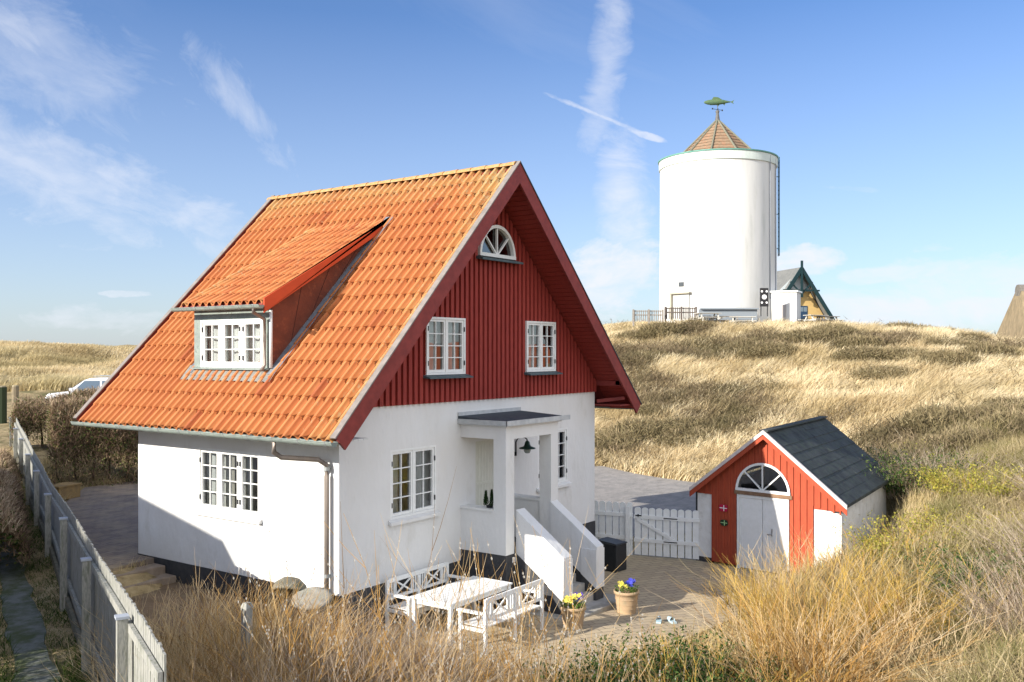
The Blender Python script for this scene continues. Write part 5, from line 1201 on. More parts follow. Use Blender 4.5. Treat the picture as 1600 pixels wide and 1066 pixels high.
for s in (-1,1):
    for a,b in ((-1.0,.15),(.25,1.15),(1.25,2.0)):
        ta=max(a,-.55); m.poly([(a*k,s*.845*k,1.12*k),(b*k,s*.845*k,1.12*k),(b*k,s*.735*k,1.58*k),(ta*k,s*.735*k,1.58*k)])
m.build('side_window',mat('grey_car_glass',(.10,.14,.19),rough=.1),e,fixn=False)
for x_ in (-1.5,1.45):
    for s in (-1,1):
        m=MB(); m.tube([(x_*k,s*.70*k,.34*k),(x_*k,s*.92*k,.34*k)],.34*k,20); wo=m.build('wheel',mat('tyre_rubber',(.02,.02,.02),rough=.8),e); m=MB(); m.tube([(x_*k,s*.921*k,.34*k),(x_*k,s*.93*k,.34*k)],.2*k,14); m.build('rim',ZINC,wo)
for s in (-1,1):
    m=MB(); m.box(-2.32*k,-2.2*k,s*.5*k-.14,s*.5*k+.14,.72*k,.86*k); m.build('headlight',mat('lamp_clear',(.6,.6,.6),rough=.2),e)
    m=MB(); m.box(-1.15*k,-1.0*k,s*.9*k,s*1.05*k,1.1*k,1.25*k); m.build('mirror',CW,e)
m=MB(); 
for s in (-1,1): m.tube([(-.2*k,s*.55*k,1.80*k),(1.8*k,s*.55*k,1.80*k)],.02,6)
m.build('roof_rail',ZINC,e)
# posts of the car park fence at far left
for px,h_,lb in ((24,.75,'short round wooden post left of the white car'),(2,1.0,'dark green boxy post at the far left edge of the picture')):
    x,y,_=at_px(px,0,40.0); z=float(height(x,y)); zt_=at_px(0,604 if px==24 else 605,40)[2]
    e=empty('wooden_post',(x,y,z),lb,'post'); m=MB(); r=.14 if px==24 else .22; m.tube([(0,0,-.2),(0,0,zt_-z)],r,10); m.build('shaft',mat('post_wood',(.25,.2,.13),(.18,.15,.1),scale=6,rough=.9) if px==24 else mat('green_post',(.03,.045,.02),rough=.8),e)
    m=MB(); m.tube([(0,0,zt_-z),(0,0,zt_-z+.05)],r*.9,10); m.build('cap',mat('post_cap',(.35,.3,.2),rough=.9),e)
# wooden plank box near the courtyard
x,y,z=at_px(98,782,26.0)
e=empty('plank_box',(x,y,-.02),'small ochre timber box beside the upper courtyard under the hedge','planter',rz=.3)
m=MB(); m.box(-.4,.4,-.25,.25,0,.35); m.build('body',mat('ochre_timber',(.30,.20,.08),(.22,.15,.07),scale=7,rough=.9),e,bevel=.01); m=MB(); m.box(-.43,.43,-.28,.28,.352,.39); m.build('lid',MATS['ochre_timber'],e)
# ------------------------------------------------------------------ neighbouring houses just outside the picture (cast the long shadow, show in the panes)
def simple_house(loc,rz,L_,Wd,eh,rh,label,hip=0):
    e=empty('neighbour_house',loc,label,'house',rz=rz)
    m=MB(); m.box(0,L_,-Wd/2,Wd/2,-2,eh); m.build('wall',WALL,e)
    m=MB(); o_=.4
    m.poly([(hip,0,eh+rh),(-o_,-Wd/2-o_,eh-.2),(L_+o_,-Wd/2-o_,eh-.2),(L_-hip,0,eh+rh)]); m.poly([(hip,0,eh+rh),(L_-hip,0,eh+rh),(L_+o_,Wd/2+o_,eh-.2),(-o_,Wd/2+o_,eh-.2)])
    m.poly([(hip,0,eh+rh),(-o_,Wd/2+o_,eh-.2),(-o_,-Wd/2-o_,eh-.2)]); m.poly([(L_-hip,0,eh+rh),(L_+o_,-Wd/2-o_,eh-.2),(L_+o_,Wd/2+o_,eh-.2)]); m.poly([(-o_,-Wd/2-o_,eh-.2),(-o_,Wd/2+o_,eh-.2),(L_+o_,Wd/2+o_,eh-.2),(L_+o_,-Wd/2-o_,eh-.2)])
    m.build('roof',mat('plain_red_tiles',(.42,.10,.04),(.5,.15,.06),scale=3,rough=.8),e)
    for k in range(4):
        m=MB(); m.box(L_*(.15+.2*k),L_*(.15+.2*k)+1.0,-Wd/2-.03,-Wd/2-.001,.9,2.1); m.m=1; m.box(L_*(.15+.2*k)+.08,L_*(.15+.2*k)+.92,-Wd/2-.035,-Wd/2-.031,.98,2.02); m.build('window',[WPAINT,mat('dark_pane',(.03,.04,.05),rough=.05)],e)
    m=MB(); m.box(L_*.55,L_*.55+.7,-.35,.35,eh+rh-.6,eh+rh+.6); m.build('chimney',mat('chimney_brick',(.4,.15,.08),rough=.9),e)
    return e
T_=12.0
# ridge end placed so that its shadow falls on the side wall
E1=Vector((-T_,2.9+.36*T_,.54+.45*T_))
simple_house((E1.x-.2,E1.y-.4,0.2),math.atan2(1,.59),12,7,2.6,E1.z-2.8,'white neighbouring house with red roof left of the lane',hip=.6)
simple_house((27,-24,.0),rad(15),16,8,2.2,2.4,'white neighbouring house with red roof right of the garden')
# ------------------------------------------------------------------ vegetation
print('veg start')
def blades(x,y,h,w,lean,leandir,seg=2,spread=.25,zoff=-.04,curl=.6,seed=0,rndv=None):
    # zoff may be an array (twigs starting up in the bush)
    """thin tapering blades; lean = horizontal tip offset as a share of height. returns V,F(quads),rnd"""
    n=len(x); rs=np.random.RandomState(seed); z=height(x,y)+zoff
    a=rs.uniform(0,2*np.pi,n); sx,sy=np.cos(a)*w/2,np.sin(a)*w/2
    lx=leandir[0]*lean+rs.normal(0,spread,n); ly=leandir[1]*lean+rs.normal(0,spread,n)
    V=np.zeros((n,(seg+1)*2,3)); 
    for k in range(seg+1):
        t=k/seg; o=t**(1+curl); ww=(1-t*.85)
        px=x+lx*h*o; py=y+ly*h*o; pz=z+h*t*np.maximum(.3,(1-.18*t*np.hypot(lx,ly)))
        V[:,2*k,0]=px-sx*ww; V[:,2*k,1]=py-sy*ww; V[:,2*k,2]=pz
        V[:,2*k+1,0]=px+sx*ww; V[:,2*k+1,1]=py+sy*ww; V[:,2*k+1,2]=pz
    base=np.arange(n)[:,None]*((seg+1)*2)
    Fs=[]
    for k in range(seg): Fs.append(base+np.array([2*k,2*k+1,2*k+3,2*k+2])[None,:])
    F=np.stack(Fs,1).reshape(-1,4); r=rndv if rndv is not None else rs.rand(n)
    return V.reshape(-1,3),F,np.repeat(r,seg)
def free(x,y,road=True,margin=0.0):
    bad=in_poly(x,y,PATIO)|in_poly(x,y,UPPER)|in_poly(x,y,LOWER)|in_poly(x,y,HOUSE)|in_poly(x,y,SHED)
    if road: bad|=in_poly(x,y,ROAD)
    return ~bad
def inside_fence(x,y): # True on the house side of the long fence
    return (x-FS.x)*FNn.x+(y-FS.y)*FNn.y>0.12
def scatter(n,r0,r1,d0,d1,seed,dpow=1.0):
    rs=np.random.RandomState(seed); d=d0+(d1-d0)*rs.rand(n)**dpow; 
    r=rs.uniform(-1,1,n)*0; 
    lo=np.maximum(r0,-.62*d); hi=np.minimum(r1,.62*d); ok=hi>lo; r=lo+(hi-lo)*rs.rand(n)
    r,d=r[ok],d[ok]; x,y=RD(r,d); return x,y,r,d
WIND=RV*0.9+DV*-.25
# --- marram grass on the big dune (one uncountable cover)
DRY=[(.44,.33,.18),(.68,.54,.32),(.80,.68,.44),(.86,.77,.55),(.60,.47,.27)]
marram_mat=blade_mat('dry_marram',DRY,.3,patch=(.46,.36,.19),pscale=.3)
x,y,r,d=scatter(290000,3,46,33,72,1,.9)
scrubn=vnoise(x,y,7.0,8)*.6+vnoise(x,y,3.0,9)*.4
band=np.exp(-((d-54+.10*(r-14))/3.6)**2)*.36+np.exp(-((d-31)/6)**2)*np.clip((r-9)/4,0,1)*.5+np.clip((r-19)/6,0,1)*np.clip((d-62)/4,0,1)*.5+np.clip((10-r)/4,0,1)*np.exp(-((d-42)/4.0)**2)*.17
scrubby=np.random.RandomState(77).rand(len(x))<np.clip((scrubn+band-.64)/.12,0,1)*.92
tuss=vnoise(x,y,1.1,4)
ok=free(x,y)&(~scrubby|(np.random.RandomState(3).rand(len(x))<.15))&(tuss+np.random.RandomState(4).rand(len(x))*.5>.42)&(np.hypot(x-tx,y-ty)>5.2)
x,y,d=x[ok],y[ok],d[ok]; n=len(x); rs=np.random.RandomState(5)
hh=(.45+.55*vnoise(x,y,1.1,4))*rs.uniform(.6,1.1,n)*.95; hh=np.where(d>62.5,hh*.35,hh)
ld=np.stack([WIND[0]*(.6+.5*vnoise(x,y,6,12)),WIND[1]*(.6+.5*vnoise(x,y,6,12))],0)
V,F_,rn=blades(x,y,hh,.045,.9,ld,2,.42,seed=6,rndv=np.clip(.5+ (vnoise(x,y,1.6,21)-.5)*.9+rs.normal(0,.22,n),0,1))
tag(np_mesh('marram_grass',V,F_,marram_mat,{'rnd':rn}),'wind-blown straw-coloured marram grass covering the dune below the tower','grass',kind='stuff')
# --- brown dune scrub
def twigs(cx,cy,cz,n,rad_,hgt,w,seed,up=.8,segs=2,curve=.35,leandir=(0,0)):
    """stems starting near (cx..), many start points allowed (arrays)"""
    rs=np.random.RandomState(seed); a=rs.uniform(0,2*np.pi,n); q=rad_*np.sqrt(rs.rand(n))
    return cx+q*np.cos(a),cy+q*np.sin(a)
x,y,r,d=scatter(400000,3,50,29,74,31,.8)
scrubn=vnoise(x,y,7.0,8)*.6+vnoise(x,y,3.0,9)*.4
band=np.exp(-((d-54+.10*(r-14))/3.6)**2)*.36+np.exp(-((d-31)/6)**2)*np.clip((r-9)/4,0,1)*.5+np.clip((r-19)/6,0,1)*np.clip((d-62)/4,0,1)*.5+np.clip((10-r)/4,0,1)*np.exp(-((d-42)/4.0)**2)*.17
ok=free(x,y)&(np.random.RandomState(78).rand(len(x))<np.clip((scrubn+band-.60)/.14,0.03,1))&(np.hypot(x-tx,y-ty)>5.5); x,y,r,d=x[ok],y[ok],r[ok],d[ok]; n=len(x); rs=np.random.RandomState(33)
hh=(.35+.8*vnoise(x,y,1.7,14))*rs.uniform(.5,1.15,n)*np.where(d>62,.5,1)
zo=-.04+hh*rs.rand(n)**.7*.85
V,F_,rn=blades(x,y,rs.uniform(.12,.34,n),.045,.15,np.array([WIND[0],WIND[1]])[:,None],1,.9,seed=34,curl=.0,zoff=zo,rndv=np.clip(rs.rand(n)*.7+.3*vnoise(x,y,2.5,17),0,1))
tag(np_mesh('dune_scrub',V,F_,blade_mat('brown_scrub',[(.09,.07,.045),(.20,.15,.095),(.18,.145,.08),(.34,.26,.165),(.50,.39,.26)],.3,patch=(.15,.13,.065),pscale=.35),{'rnd':rn}),'low brown and olive scrub in bands across the dune slope','scrub',kind='stuff')
# --- separate bushes standing on the dune
rs=np.random.RandomState(91); nb_=2600; th_=rs.uniform(0,2*np.pi,nb_); q_=np.sqrt(rs.rand(nb_)); ht=np.sqrt(np.clip(1-q_**2*.9,0,1))*rs.rand(nb_)**.6
bx_=q_*np.cos(th_); by_=q_*np.sin(th_); bz_=ht*.62; u_=rs.normal(0,1,(nb_,3)); u_[:,2]=np.abs(u_[:,2])+.3; u_/=np.linalg.norm(u_,axis=1)[:,None]; L_b=rs.uniform(.07,.22,nb_); sd_b=np.cross(u_,rs.normal(0,1,(nb_,3))); sd_b/=np.linalg.norm(sd_b,axis=1)[:,None]; wb_=.012
P0=np.stack([bx_,by_,bz_],1); P1=P0+u_*L_b[:,None]
VB=np.stack([P0-sd_b*wb_,P0+sd_b*wb_,P1+sd_b*wb_*.3,P1-sd_b*wb_*.3],1).reshape(-1,3); FB=np.arange(nb_*4).reshape(-1,4)
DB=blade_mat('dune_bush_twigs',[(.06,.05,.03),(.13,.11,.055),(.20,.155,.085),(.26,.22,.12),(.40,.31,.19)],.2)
proto_b=None
spots_b=[(R_.uniform(985,1560),R_.uniform(51,56)) for _ in range(26)]+[(R_.uniform(945,1090),R_.uniform(40,45)) for _ in range(10)]+[(R_.uniform(1320,1600),R_.uniform(45,50)) for _ in range(12)]+[(R_.uniform(1430,1600),R_.uniform(29,36)) for _ in range(8)]+[(R_.uniform(1370,1600),R_.uniform(61,64)) for _ in range(14)]+[(R_.uniform(960,1060),R_.uniform(60,63)) for _ in range(3)]
for (px_,D_) in spots_b:
    x_,y_,_=at_px(px_,0,D_); z_=float(height(x_,y_))-.05
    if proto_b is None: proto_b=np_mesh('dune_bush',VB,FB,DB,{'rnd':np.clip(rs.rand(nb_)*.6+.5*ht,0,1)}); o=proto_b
    else: o=proto_b.copy(); COL.objects.link(o)
    s_=R_.uniform(.8,1.7); o.location=(x_,y_,z_); o.scale=(s_*R_.uniform(.9,1.5),s_,s_*R_.uniform(.7,1.2)); o.rotation_euler=(0,0,R_.uniform(0,6.28))
    tag(o,'low dark brown-olive bush among the pale marram on the dune slope','bush','dark bushes on the dune slope')
# --- far left dune grass
x,y,r,d=scatter(230000,-60,-8,52,95,41,.8); ok=free(x,y); x,y,d=x[ok],y[ok],d[ok]; n=len(x); rs=np.random.RandomState(42)
tus=vnoise(x,y,2.4,4); ok=tus+rs.rand(n)*.4>.45; x,y,d,tus=x[ok],y[ok],d[ok],tus[ok]; n=len(x)
V,F_,rn=blades(x,y,(.35+.6*tus)*rs.uniform(.6,1.1,n),.075,.5,np.array([WIND[0],WIND[1]])[:,None],2,.3,seed=43,rndv=np.clip(.45+(vnoise(x,y,4.5,3)-.5)*1.2+rs.normal(0,.2,n),0,1))
tag(np_mesh('far_dune_grass',V,F_,blade_mat('far_marram',[(.36,.28,.15),(.60,.48,.27),(.74,.61,.38),(.84,.72,.50)],.35,patch=(.46,.39,.21),pscale=.12),{'rnd':rn}),'straw and olive grass on the low dunes beyond the white car','grass',kind='stuff')
# --- near ground cover: rough short grass around the garden and lane
x,y,r,d=scatter(190000,-16,22,7.5,34,51,.75); ok=free(x,y)&(in_poly(x,y,LANE)==False); x,y,r,d=x[ok],y[ok],r[ok],d[ok]; n=len(x); rs=np.random.RandomState(52)
lft=~inside_fence(x,y)
hh=np.where(lft,rs.uniform(.04,.13,n),rs.uniform(.12,.42,n)*(.5+vnoise(x,y,1.3,7)))
V,F_,rn=blades(x,y,hh,np.where(lft,.012,.011),.3,np.array([WIND[0],WIND[1]])[:,None],2,.4,seed=53,rndv=np.where(lft,rs.rand(n)*.45,np.clip(rs.rand(n)*.55+.42,0,1)))
tag(np_mesh('rough_grass',V,F_,blade_mat('near_grass',[(.06,.10,.025),(.12,.16,.045),(.24,.22,.09),(.50,.40,.20),(.66,.53,.30),(.78,.64,.40)],.35),{'rnd':rn}),'short rough grass over the ground round the garden and the lane','grass',kind='stuff')
x,y,r,d=scatter(150000,-18,-2.5,8.0,30,55,.8); ok=(~inside_fence(x,y))&(~in_poly(x,y,LANE))&(vnoise(x,y,.7,31)+np.random.RandomState(8).rand(len(x))*.5>.45); x,y,r,d=x[ok],y[ok],r[ok],d[ok]; n=len(x); rs=np.random.RandomState(56)
V,F_,rn=blades(x,y,rs.uniform(.05,.20,n)*(.5+vnoise(x,y,.8,32)),.016,.2,np.array([WIND[0],WIND[1]])[:,None],2,.6,seed=57)
tag(np_mesh('lane_grass',V,F_,blade_mat('lane_grass_blades',[(.025,.05,.012),(.05,.09,.02),(.08,.13,.03),(.14,.15,.06)],.3),{'rnd':rn}),'dark green mossy grass on both sides of the trodden footpath','grass',kind='stuff')
# --- stems: curved multi-segment tapered strips standing up as a fan from a root
def stems(root,n,hmin,hmax,spread,rad0,seed,w=.012,seg=5,droop=.25,lean=(0,0),forks=2,rmin=.25,zoff=0):
    rs=np.random.RandomState(seed); a=rs.uniform(0,2*np.pi,n); q=rad0*np.sqrt(rs.rand(n)); H=rs.uniform(hmin,hmax,n)
    rx,ry,rz=root; X=np.zeros((n,seg+1));Y=X.copy();Z=X.copy()
    ox_=q*np.cos(a); oy_=q*np.sin(a); out=spread*(.1+1.3*rs.rand(n)**.8)
    dx=np.cos(a)*out+lean[0]+rs.normal(0,.12,n); dy=np.sin(a)*out+lean[1]+rs.normal(0,.12,n)
    wig=rs.normal(0,.045,(n,seg+1)).cumsum(1); wig2=rs.normal(0,.045,(n,seg+1)).cumsum(1); wig[:,0]=0; wig2[:,0]=0
    for k in range(seg+1):
        t=k/seg; X[:,k]=rx+ox_+dx*H*(t*.6+.4*t*t)+wig[:,k]*H; Y[:,k]=ry+oy_+dy*H*(t*.6+.4*t*t)+wig2[:,k]*H
        Z[:,k]=rz+zoff+H*(t-droop*out*t*t)
    lines=[(X,Y,Z,np.full(n,w)*rs.uniform(.6,1.3,n),rs.rand(n))]
    for f in range(forks):   # side twigs from mid stem
        m_=n; ks=rs.randint(1,seg,m_); ix=np.arange(m_); L_=H*rs.uniform(.15,.4,m_); aa=rs.uniform(0,2*np.pi,m_); sg=3
        x2=np.zeros((m_,sg+1));y2=x2.copy();z2=x2.copy(); sx_,sy_,sz_=X[ix,ks],Y[ix,ks],Z[ix,ks]
        tx_,ty_,tz_=X[ix,ks+1]-sx_,Y[ix,ks+1]-sy_,Z[ix,ks+1]-sz_; l=np.sqrt(tx_**2+ty_**2+tz_**2)+1e-6; tx_/=l;ty_/=l;tz_/=l
        for k in range(sg+1):
            t=k/sg; x2[:,k]=sx_+L_*t*(tx_*.8+.55*np.cos(aa)); y2[:,k]=sy_+L_*t*(ty_*.8+.55*np.sin(aa)); z2[:,k]=sz_+L_*t*(tz_*.8+.25*t)
        lines.append((x2,y2,z2,lines[0][3]*.6,lines[0][4]))
    return lines
def strips(lines,taper=.75,cross=False):
    Vs=[];Fs=[];rn=[];b=0
    for X,Y,Z,w,r in lines:
        n,s=X.shape; rs=np.random.RandomState(n+s)
        for c in range(2 if cross else 1):
            a=rs.uniform(0,np.pi,n) if c==0 else a+np.pi/2
            t=np.linspace(0,1,s)[None,:]; ww=w[:,None]*(1-taper*t)/2; cx=np.cos(a)[:,None]*ww; cy=np.sin(a)[:,None]*ww
            V=np.zeros((n,s,2,3)); V[:,:,0,0]=X-cx; V[:,:,0,1]=Y-cy; V[:,:,0,2]=Z; V[:,:,1,0]=X+cx; V[:,:,1,1]=Y+cy; V[:,:,1,2]=Z
            base=(np.arange(n)*s*2)[:,None,None]+(np.arange(s-1)*2)[None,:,None]+np.array([0,1,3,2])[None,None,:]+b
            Vs.append(V.reshape(-1,3)); Fs.append(base.reshape(-1,4)); rn.append(np.repeat(r,s-1)); b+=n*s*2
    return np.concatenate(Vs),np.concatenate(Fs),np.concatenate(rn)
WILLOW=blade_mat('willow_stems',[(.20,.115,.05),(.50,.30,.10),(.66,.42,.14),(.60,.45,.24),(.74,.60,.40)],.25)
GOLD=blade_mat('golden_stems',[(.16,.11,.03),(.50,.34,.08),(.66,.46,.12),(.34,.24,.09),(.62,.50,.26)],.2)
GREYT=blade_mat('grey_brown_twigs',[(.15,.11,.08),(.34,.26,.19),(.48,.39,.29),(.60,.51,.41)],.2)
STRAW=blade_mat('straw_stems',[(.34,.24,.13),(.62,.47,.27),(.74,.60,.38),(.50,.38,.22)],.3)
def shrub(name,r,d,n,h0,h1,spread,rad0,seed,label,mat_,w=.012,forks=2,group=None,cat='shrub',droop=.25,lean=(0,0),leaves=None,buds=None,dz=0):
    x,y=[float(q) for q in RD(r,d)]; z=float(height(x,y))+dz
    o=empty(name,(x,y,z),label,cat,group)
    ln=stems((0,0,-.05),n,h0,h1,spread,rad0,seed,w,forks=forks,droop=droop,lean=lean)
    V,F_,rn=strips(ln,cross=True); tag(np_mesh('stem',V,F_,mat_,{'rnd':rn},parent=o),kind='stuff')
    if leaves:
        cnt,lm,size,zlo=leaves; rs=np.random.RandomState(seed+1); X,Y,Z,_,_=ln[0]; i=rs.randint(0,X.shape[0],cnt); k=rs.randint(1,X.shape[1],cnt)
        c=np.stack([X[i,k],Y[i,k],Z[i,k]],1)+rs.normal(0,size*1.6,(cnt,3)); c=c[c[:,2]>zlo]; m_=len(c)
        u=rs.normal(0,1,(m_,3)); u/=np.linalg.norm(u,axis=1)[:,None]; v=np.cross(u,rs.normal(0,1,(m_,3))); v/=np.linalg.norm(v,axis=1)[:,None]
        s=size*rs.uniform(.5,1.2,m_)[:,None]
        VV=np.stack([c-u*s,c+v*s*.45,c+u*s,c-v*s*.45],1).reshape(-1,3); FF=np.arange(m_*4).reshape(-1,4)
        tag(np_mesh('foliage',VV,FF,lm,{'rnd':rs.rand(m_)},parent=o),kind='stuff')
    if buds:
        cnt,bm_=buds; rs=np.random.RandomState(seed+2); X,Y,Z,_,_=ln[0]; i=rs.randint(0,X.shape[0],cnt); k=rs.randint(2,X.shape[1],cnt); t=rs.rand(cnt)
        c=np.stack([X[i,k-1]*(1-t)+X[i,k]*t,Y[i,k-1]*(1-t)+Y[i,k]*t,Z[i,k-1]*(1-t)+Z[i,k]*t],1); s=.012
        q=np.array([[-1,0,0],[0,0,1.6],[1,0,0],[0,0,-1.6]])*s; q2=np.array([[0,-1,0],[0,0,1.6],[0,1,0],[0,0,-1.6]])*s
        VV=np.concatenate([(c[:,None,:]+q[None]).reshape(-1,3),(c[:,None,:]+q2[None]).reshape(-1,3)]); FF=np.arange(len(VV)).reshape(-1,4)
        tag(np_mesh('bud',VV,FF,bm_,{'rnd':rs.rand(len(FF))},parent=o),kind='stuff')
    return o
BUD=blade_mat('silver_buds',[(.45,.42,.36),(.62,.6,.55)],.2)
# sparse willow whips in front of the patio furniture (tall, thin)
for i,(r,d,n,h0,h1,lb) in enumerate([(-2.35,11.2,24,1.3,2.6,'bare budding willow whips rising in front of the house corner'),(-1.25,11.0,22,1.4,3.0,'bare budding willow whips in front of the left end of the white table'),(-.35,11.0,26,1.4,3.1,'bare budding willow whips in front of the benches, centre of the foreground'),(.45,11.4,22,1.3,2.8,'bare budding willow whips in front of the stair foot'),(1.35,12.0,20,.8,1.7,'low willow whips at the patio edge before the clay pots')]):
    shrub('willow_whips',r,d,n,h0,h1,.26,.6,300+i,lb,WILLOW,w=.015,forks=4,group='willow whips along the front of the patio',buds=(260,BUD),droop=.05)
THK=[(-4.35,-2.2,.9,'stem tangle at the near end of the long fence'),(-3.4,-2.6,1.0,'orange-brown stem tangle right of the near fence end'),(-2.5,-3.1,1.0,'orange-brown stem tangle at the bottom edge below the marker post'),
 (-1.8,-3.6,.8,'orange-brown stem tangle at the bottom edge, between the marker post and the parasol base'),(-3.6,-.9,1.0,'straw-coloured tangle against the lit stretch of the long fence'),(-2.7,-1.3,.95,'tangle of stems around the short white marker post'),
 (-1.8,-1.7,.95,'tangle of stems right of the white marker post'),(-1.3,-2.3,.6,'tangle of stems left of the parasol base'),(-2.9,.3,.8,'dry tangle between the long fence and the brown path'),(-1.9,.0,.8,'dry tangle below the brown path and left of the tipped planter'),
 (-1.1,-.8,.6,'low dry tangle under the round stone disc'),(-.9,-3.4,.55,'low tangle of orange stems at the bottom, left of the whips'),(.3,-4.5,.45,'low tangle of orange stems at the bottom centre'),(1.6,-5.4,.45,'low tangle of orange stems at the bottom, right of centre'),(-3.9,-3.9,1.1,'tall stem tangle nearest the viewer, outside the end of the fence')]
for i,(x_,y_,hh_,lb) in enumerate(THK):
    r_,d_=[float(q) for q in toRD(x_,y_)]
    shrub('bramble_thicket',r_,d_,int(480*min(1,hh_*1.1)),.5,hh_*1.85,.62,.8,330+i,lb,(STRAW,WILLOW,GREYT,WILLOW)[i%4],w=.011,forks=2,group='stem tangles along the bottom edge',droop=.45,dz=-.05,lean=(.1,-.1))
# right-hand willow mass in front of the garage
RW=[(2.6,11.6,300,.5,1.1,'golden stemmed willow at the bottom edge beside the dark evergreen'),(4.1,12.4,620,.9,1.75,'broad golden willow in the lower right foreground'),(4.7,14.6,560,.9,1.75,'arching golden willow between the patio and the garage'),(5.4,16.6,460,.7,1.45,'pale willow thicket rising in front of the garage door'),(5.0,18.3,330,.5,1.1,'low pale willow nearest the garden gate'),(6.7,17.2,420,.6,1.3,'golden willow thicket below the right end of the garage'),(6.3,14.2,460,.7,1.45,'golden willow thicket right of the arching one'),(5.6,11.9,420,.6,1.35,'yellow willow thicket at the bottom right')]
for i,(r,d,n,h0,h1,lb) in enumerate(RW):
    shrub('willow_shrub',r,d,int(n*.55),h0*.8,h1*1.05,.8,.85,400+i,lb,(GOLD,WILLOW,GOLD,STRAW)[i%4],w=.016,forks=4,group='golden willow shrubs on the right bank',droop=.35,lean=(.05,-.12))
GREENL=blade_mat('yellow_green_leaves',[(.13,.15,.03),(.30,.29,.05),(.52,.46,.09),(.20,.20,.06)],.35)
DARKL=blade_mat('dark_evergreen_leaves',[(.02,.045,.012),(.04,.08,.02),(.09,.14,.04),(.20,.22,.09)],.25)
shrub('yellow_green_shrub',9.3,19.4,240,.4,.85,.75,.7,450,'yellow-green bush just right of the garage',GOLD,leaves=(5000,GREENL,.03,.15),w=.012)
shrub('yellow_green_shrub',8.0,18.4,260,.5,1.1,.8,.8,451,'small yellow-green bush at the garage front right corner',GOLD,leaves=(5000,GREENL,.032,.1),w=.012)
shrub('evergreen_shrub',1.95,12.4,260,.45,1.0,.8,.75,452,'dark evergreen bush at the patio edge, bottom centre right',GREYT,leaves=(15000,DARKL,.034,.05),w=.012)
shrub('evergreen_shrub',2.9,12.3,200,.3,.7,.8,.7,453,'dark evergreen bush among the golden willow stems',GREYT,leaves=(11000,DARKL,.034,.05),w=.012)
shrub('evergreen_shrub',10.6,25.2,420,.6,1.3,.9,1.2,454,'dark green leafy bush behind the right rear corner of the garage',GREYT,leaves=(16000,DARKL,.04,.1),w=.012)
shrub('evergreen_shrub',8.3,15.0,320,.4,.9,.9,.9,455,'dark green low bush on the right bank between the bare grey bushes',GREYT,leaves=(12000,DARKL,.03,.05),w=.012)
shrub('yellow_green_shrub',11.2,22.0,320,.5,1.0,.8,.9,456,'yellow-green bush on the bank beyond the one at the garage corner',GOLD,leaves=(9000,GREENL,.034,.15),w=.012)
# low olive and grey scrub over the right bank
x,y,r,d=scatter(240000,4.5,24,8.5,34,61,.8); rs=np.random.RandomState(62)
keep=free(x,y)&(r>4.6+.10*(d-9))&((d<19.5)|(r>8.9+(d-20)*.62)|(d>29)) ; x,y,r,d=x[keep],y[keep],r[keep],d[keep]; n=len(x)
hh=(.25+.75*vnoise(x,y,1.2,15))*rs.uniform(.4,1.1,n)*1.0
zo=-.04+hh*rs.rand(n)**.8*.8
V,F_,rn=blades(x,y,rs.uniform(.15,.42,n),.015,.15,np.array([WIND[0],WIND[1]])[:,None],2,.75,seed=63,curl=.2,zoff=zo,rndv=np.clip(rs.rand(n)*.55+.45*vnoise(x,y,1.7,19),0,1))
tag(np_mesh('bank_scrub',V,F_,blade_mat('bank_scrub_stems',[(.07,.08,.028),(.18,.17,.065),(.32,.26,.12),(.46,.37,.21),(.58,.47,.29),(.32,.25,.15)],.3,patch=(.15,.155,.05),pscale=.7),{'rnd':rn}),'mixed olive, straw and grey scrub over the bank right of the garage','scrub',kind='stuff')
# grey bare twig bushes on the right bank
for i,(r,d,lb) in enumerate([(7.6,12.6,'bare grey twiggy bush in the bottom right, nearest the viewer'),(9.6,15.3,'bare grey twiggy bush on the right bank, at mid height'),(12.2,19.5,'bare grey-brown bush at the right edge of the bank'),(11.2,24.5,'brown bare bush behind the yellow-green one, right of the garage roof')]):
    shrub('bare_bush',r,d,520,.6,1.35,.85,1.1,470+i,lb,GREYT,w=.012,forks=3,group='bare bushes on the right bank',leaves=(2500,GREENL,.022,.1) if i%2 else None)
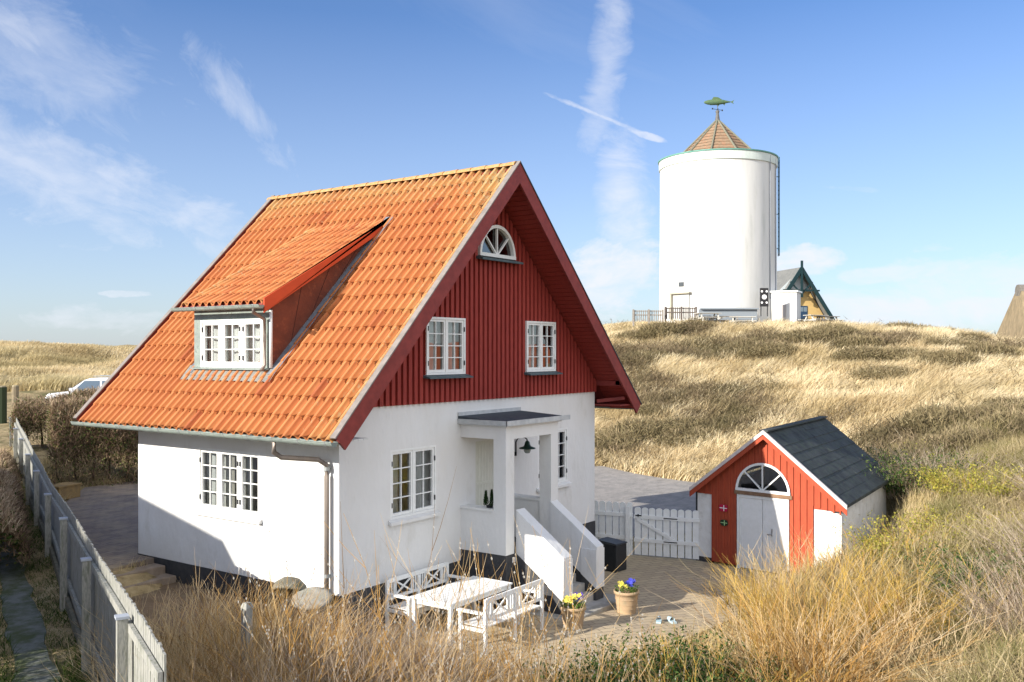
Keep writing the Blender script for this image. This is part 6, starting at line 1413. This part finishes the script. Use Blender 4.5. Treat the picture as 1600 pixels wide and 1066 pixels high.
# --- the dense hedge at the left, behind the court
def hedge(name,label,pts,hgt,depth,seed,n,grp=None):
    rs=np.random.RandomState(seed); A=np.array(pts[0]);B=np.array(pts[1]); L_=np.linalg.norm(B-A); dirv=(B-A)/L_; nv=np.array([dirv[1],-dirv[0]])
    c=(A+B)/2; z0=float(height(c[0],c[1])); o=empty(name,(c[0],c[1],z0),label,'hedge',grp)
    s=rs.uniform(-.5,.5,n)*L_; q=rs.uniform(-1,1,n); 
    lump=.62+.5*vnoise(s+100,q+50,1.9,seed); H=hgt*lump
    t=1-np.abs(rs.normal(0,.33,n)); t=np.clip(t,.02,1); half=depth/2*np.sqrt(np.clip(1.05-t**2.2,0.05,1))*(.75+.4*vnoise(s+30,t*3,1.1,seed+1))
    side=rs.rand(n)<.6; qq=np.where(side,-np.abs(1-np.abs(rs.normal(0,.18,n)))*1.0,q)
    px=dirv[0]*s+nv[0]*qq*half*-1; py=dirv[1]*s+nv[1]*qq*half*-1; pz=t*H
    L=rs.uniform(.08,.28,n); u=rs.normal(0,1,(n,3)); u[:,2]=np.abs(u[:,2])+.4; u/=np.linalg.norm(u,axis=1)[:,None]
    X=np.stack([px,px+u[:,0]*L*.5,px+u[:,0]*L],1);Y=np.stack([py,py+u[:,1]*L*.5,py+u[:,1]*L],1);Z=np.stack([pz,pz+u[:,2]*L*.55,pz+u[:,2]*L*.9],1)
    V,F_,rn=strips([(X,Y,Z,np.full(n,.022),np.clip(rs.rand(n)*.75+.25*(t>.8),0,1))],.5); np_mesh('twigs',V,F_,HEDGE,{'rnd':rn},parent=o)  # twigs near the top tinted lighter, sunlit look put into the colour
    m_=int(n*.6); k=rs.randint(0,n,m_); c3=np.stack([px,py,pz],1)[k]+rs.normal(0,.05,(m_,3)); u=rs.normal(0,1,(m_,3));u/=np.linalg.norm(u,axis=1)[:,None]; v=np.cross(u,rs.normal(0,1,(m_,3))); v/=np.linalg.norm(v,axis=1)[:,None]; s2=.035
    np_mesh('foliage',np.stack([c3-u*s2,c3+v*s2*.6,c3+u*s2,c3-v*s2*.6],1).reshape(-1,3),np.arange(m_*4).reshape(-1,4),HLEAF,{'rnd':rs.rand(m_)},parent=o)
    cm=MB(); 
    for kk in range(int(L_/.5)): 
        sc_=-L_/2+.25+kk*.5; cm.tube([(dirv[0]*sc_,dirv[1]*sc_,-.1),(dirv[0]*sc_+R_.uniform(-.1,.1),dirv[1]*sc_,hgt*.3),(dirv[0]*sc_+R_.uniform(-.3,.3),dirv[1]*sc_+R_.uniform(-.3,.3),hgt*.72)],[.05,.04,.015],5)
    cm.build('trunk',mat('dark_bark',(.05,.035,.028),rough=1),o)
    # inner dense core of dark twigs
    return o
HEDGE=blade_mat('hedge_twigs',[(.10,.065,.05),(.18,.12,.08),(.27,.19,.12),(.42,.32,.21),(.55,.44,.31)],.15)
HLEAF=blade_mat('hedge_leaves',[(.03,.06,.018),(.07,.11,.03),(.17,.19,.06),(.14,.09,.05)],.25)
hedge('hedge','tall dense dark hedge behind the upper courtyard, left of the house',(tuple(map(float,RD(-14.4,28.8))),tuple(map(float,RD(-9.3,31.8)))),2.55,2.8,71,70000)
hedge('hedge','brownish hedge in front of the white car, topped with bare sunlit twigs',(tuple(map(float,RD(-18.3,34.5))),tuple(map(float,RD(-9,36.5)))),2.2,3.0,72,50000)
hedge('hedge','shaded leafy growth along the outer side of the lane at the left edge',(tuple(map(float,RD(-9.9,17.5))),tuple(map(float,RD(-15.6,28)))),1.15,1.3,74,30000)
hedge('hedge','unseen neighbour hedge beside the footpath, added to shade the lane',((-7.7,-.4),(-5.5,6.5)),3.1,1.1,75,40000)  # out of view, added so the lane and fence foot fall in shade
print('verts',sum(len(o.data.vertices) for o in COL.objects if o.type=='MESH'))
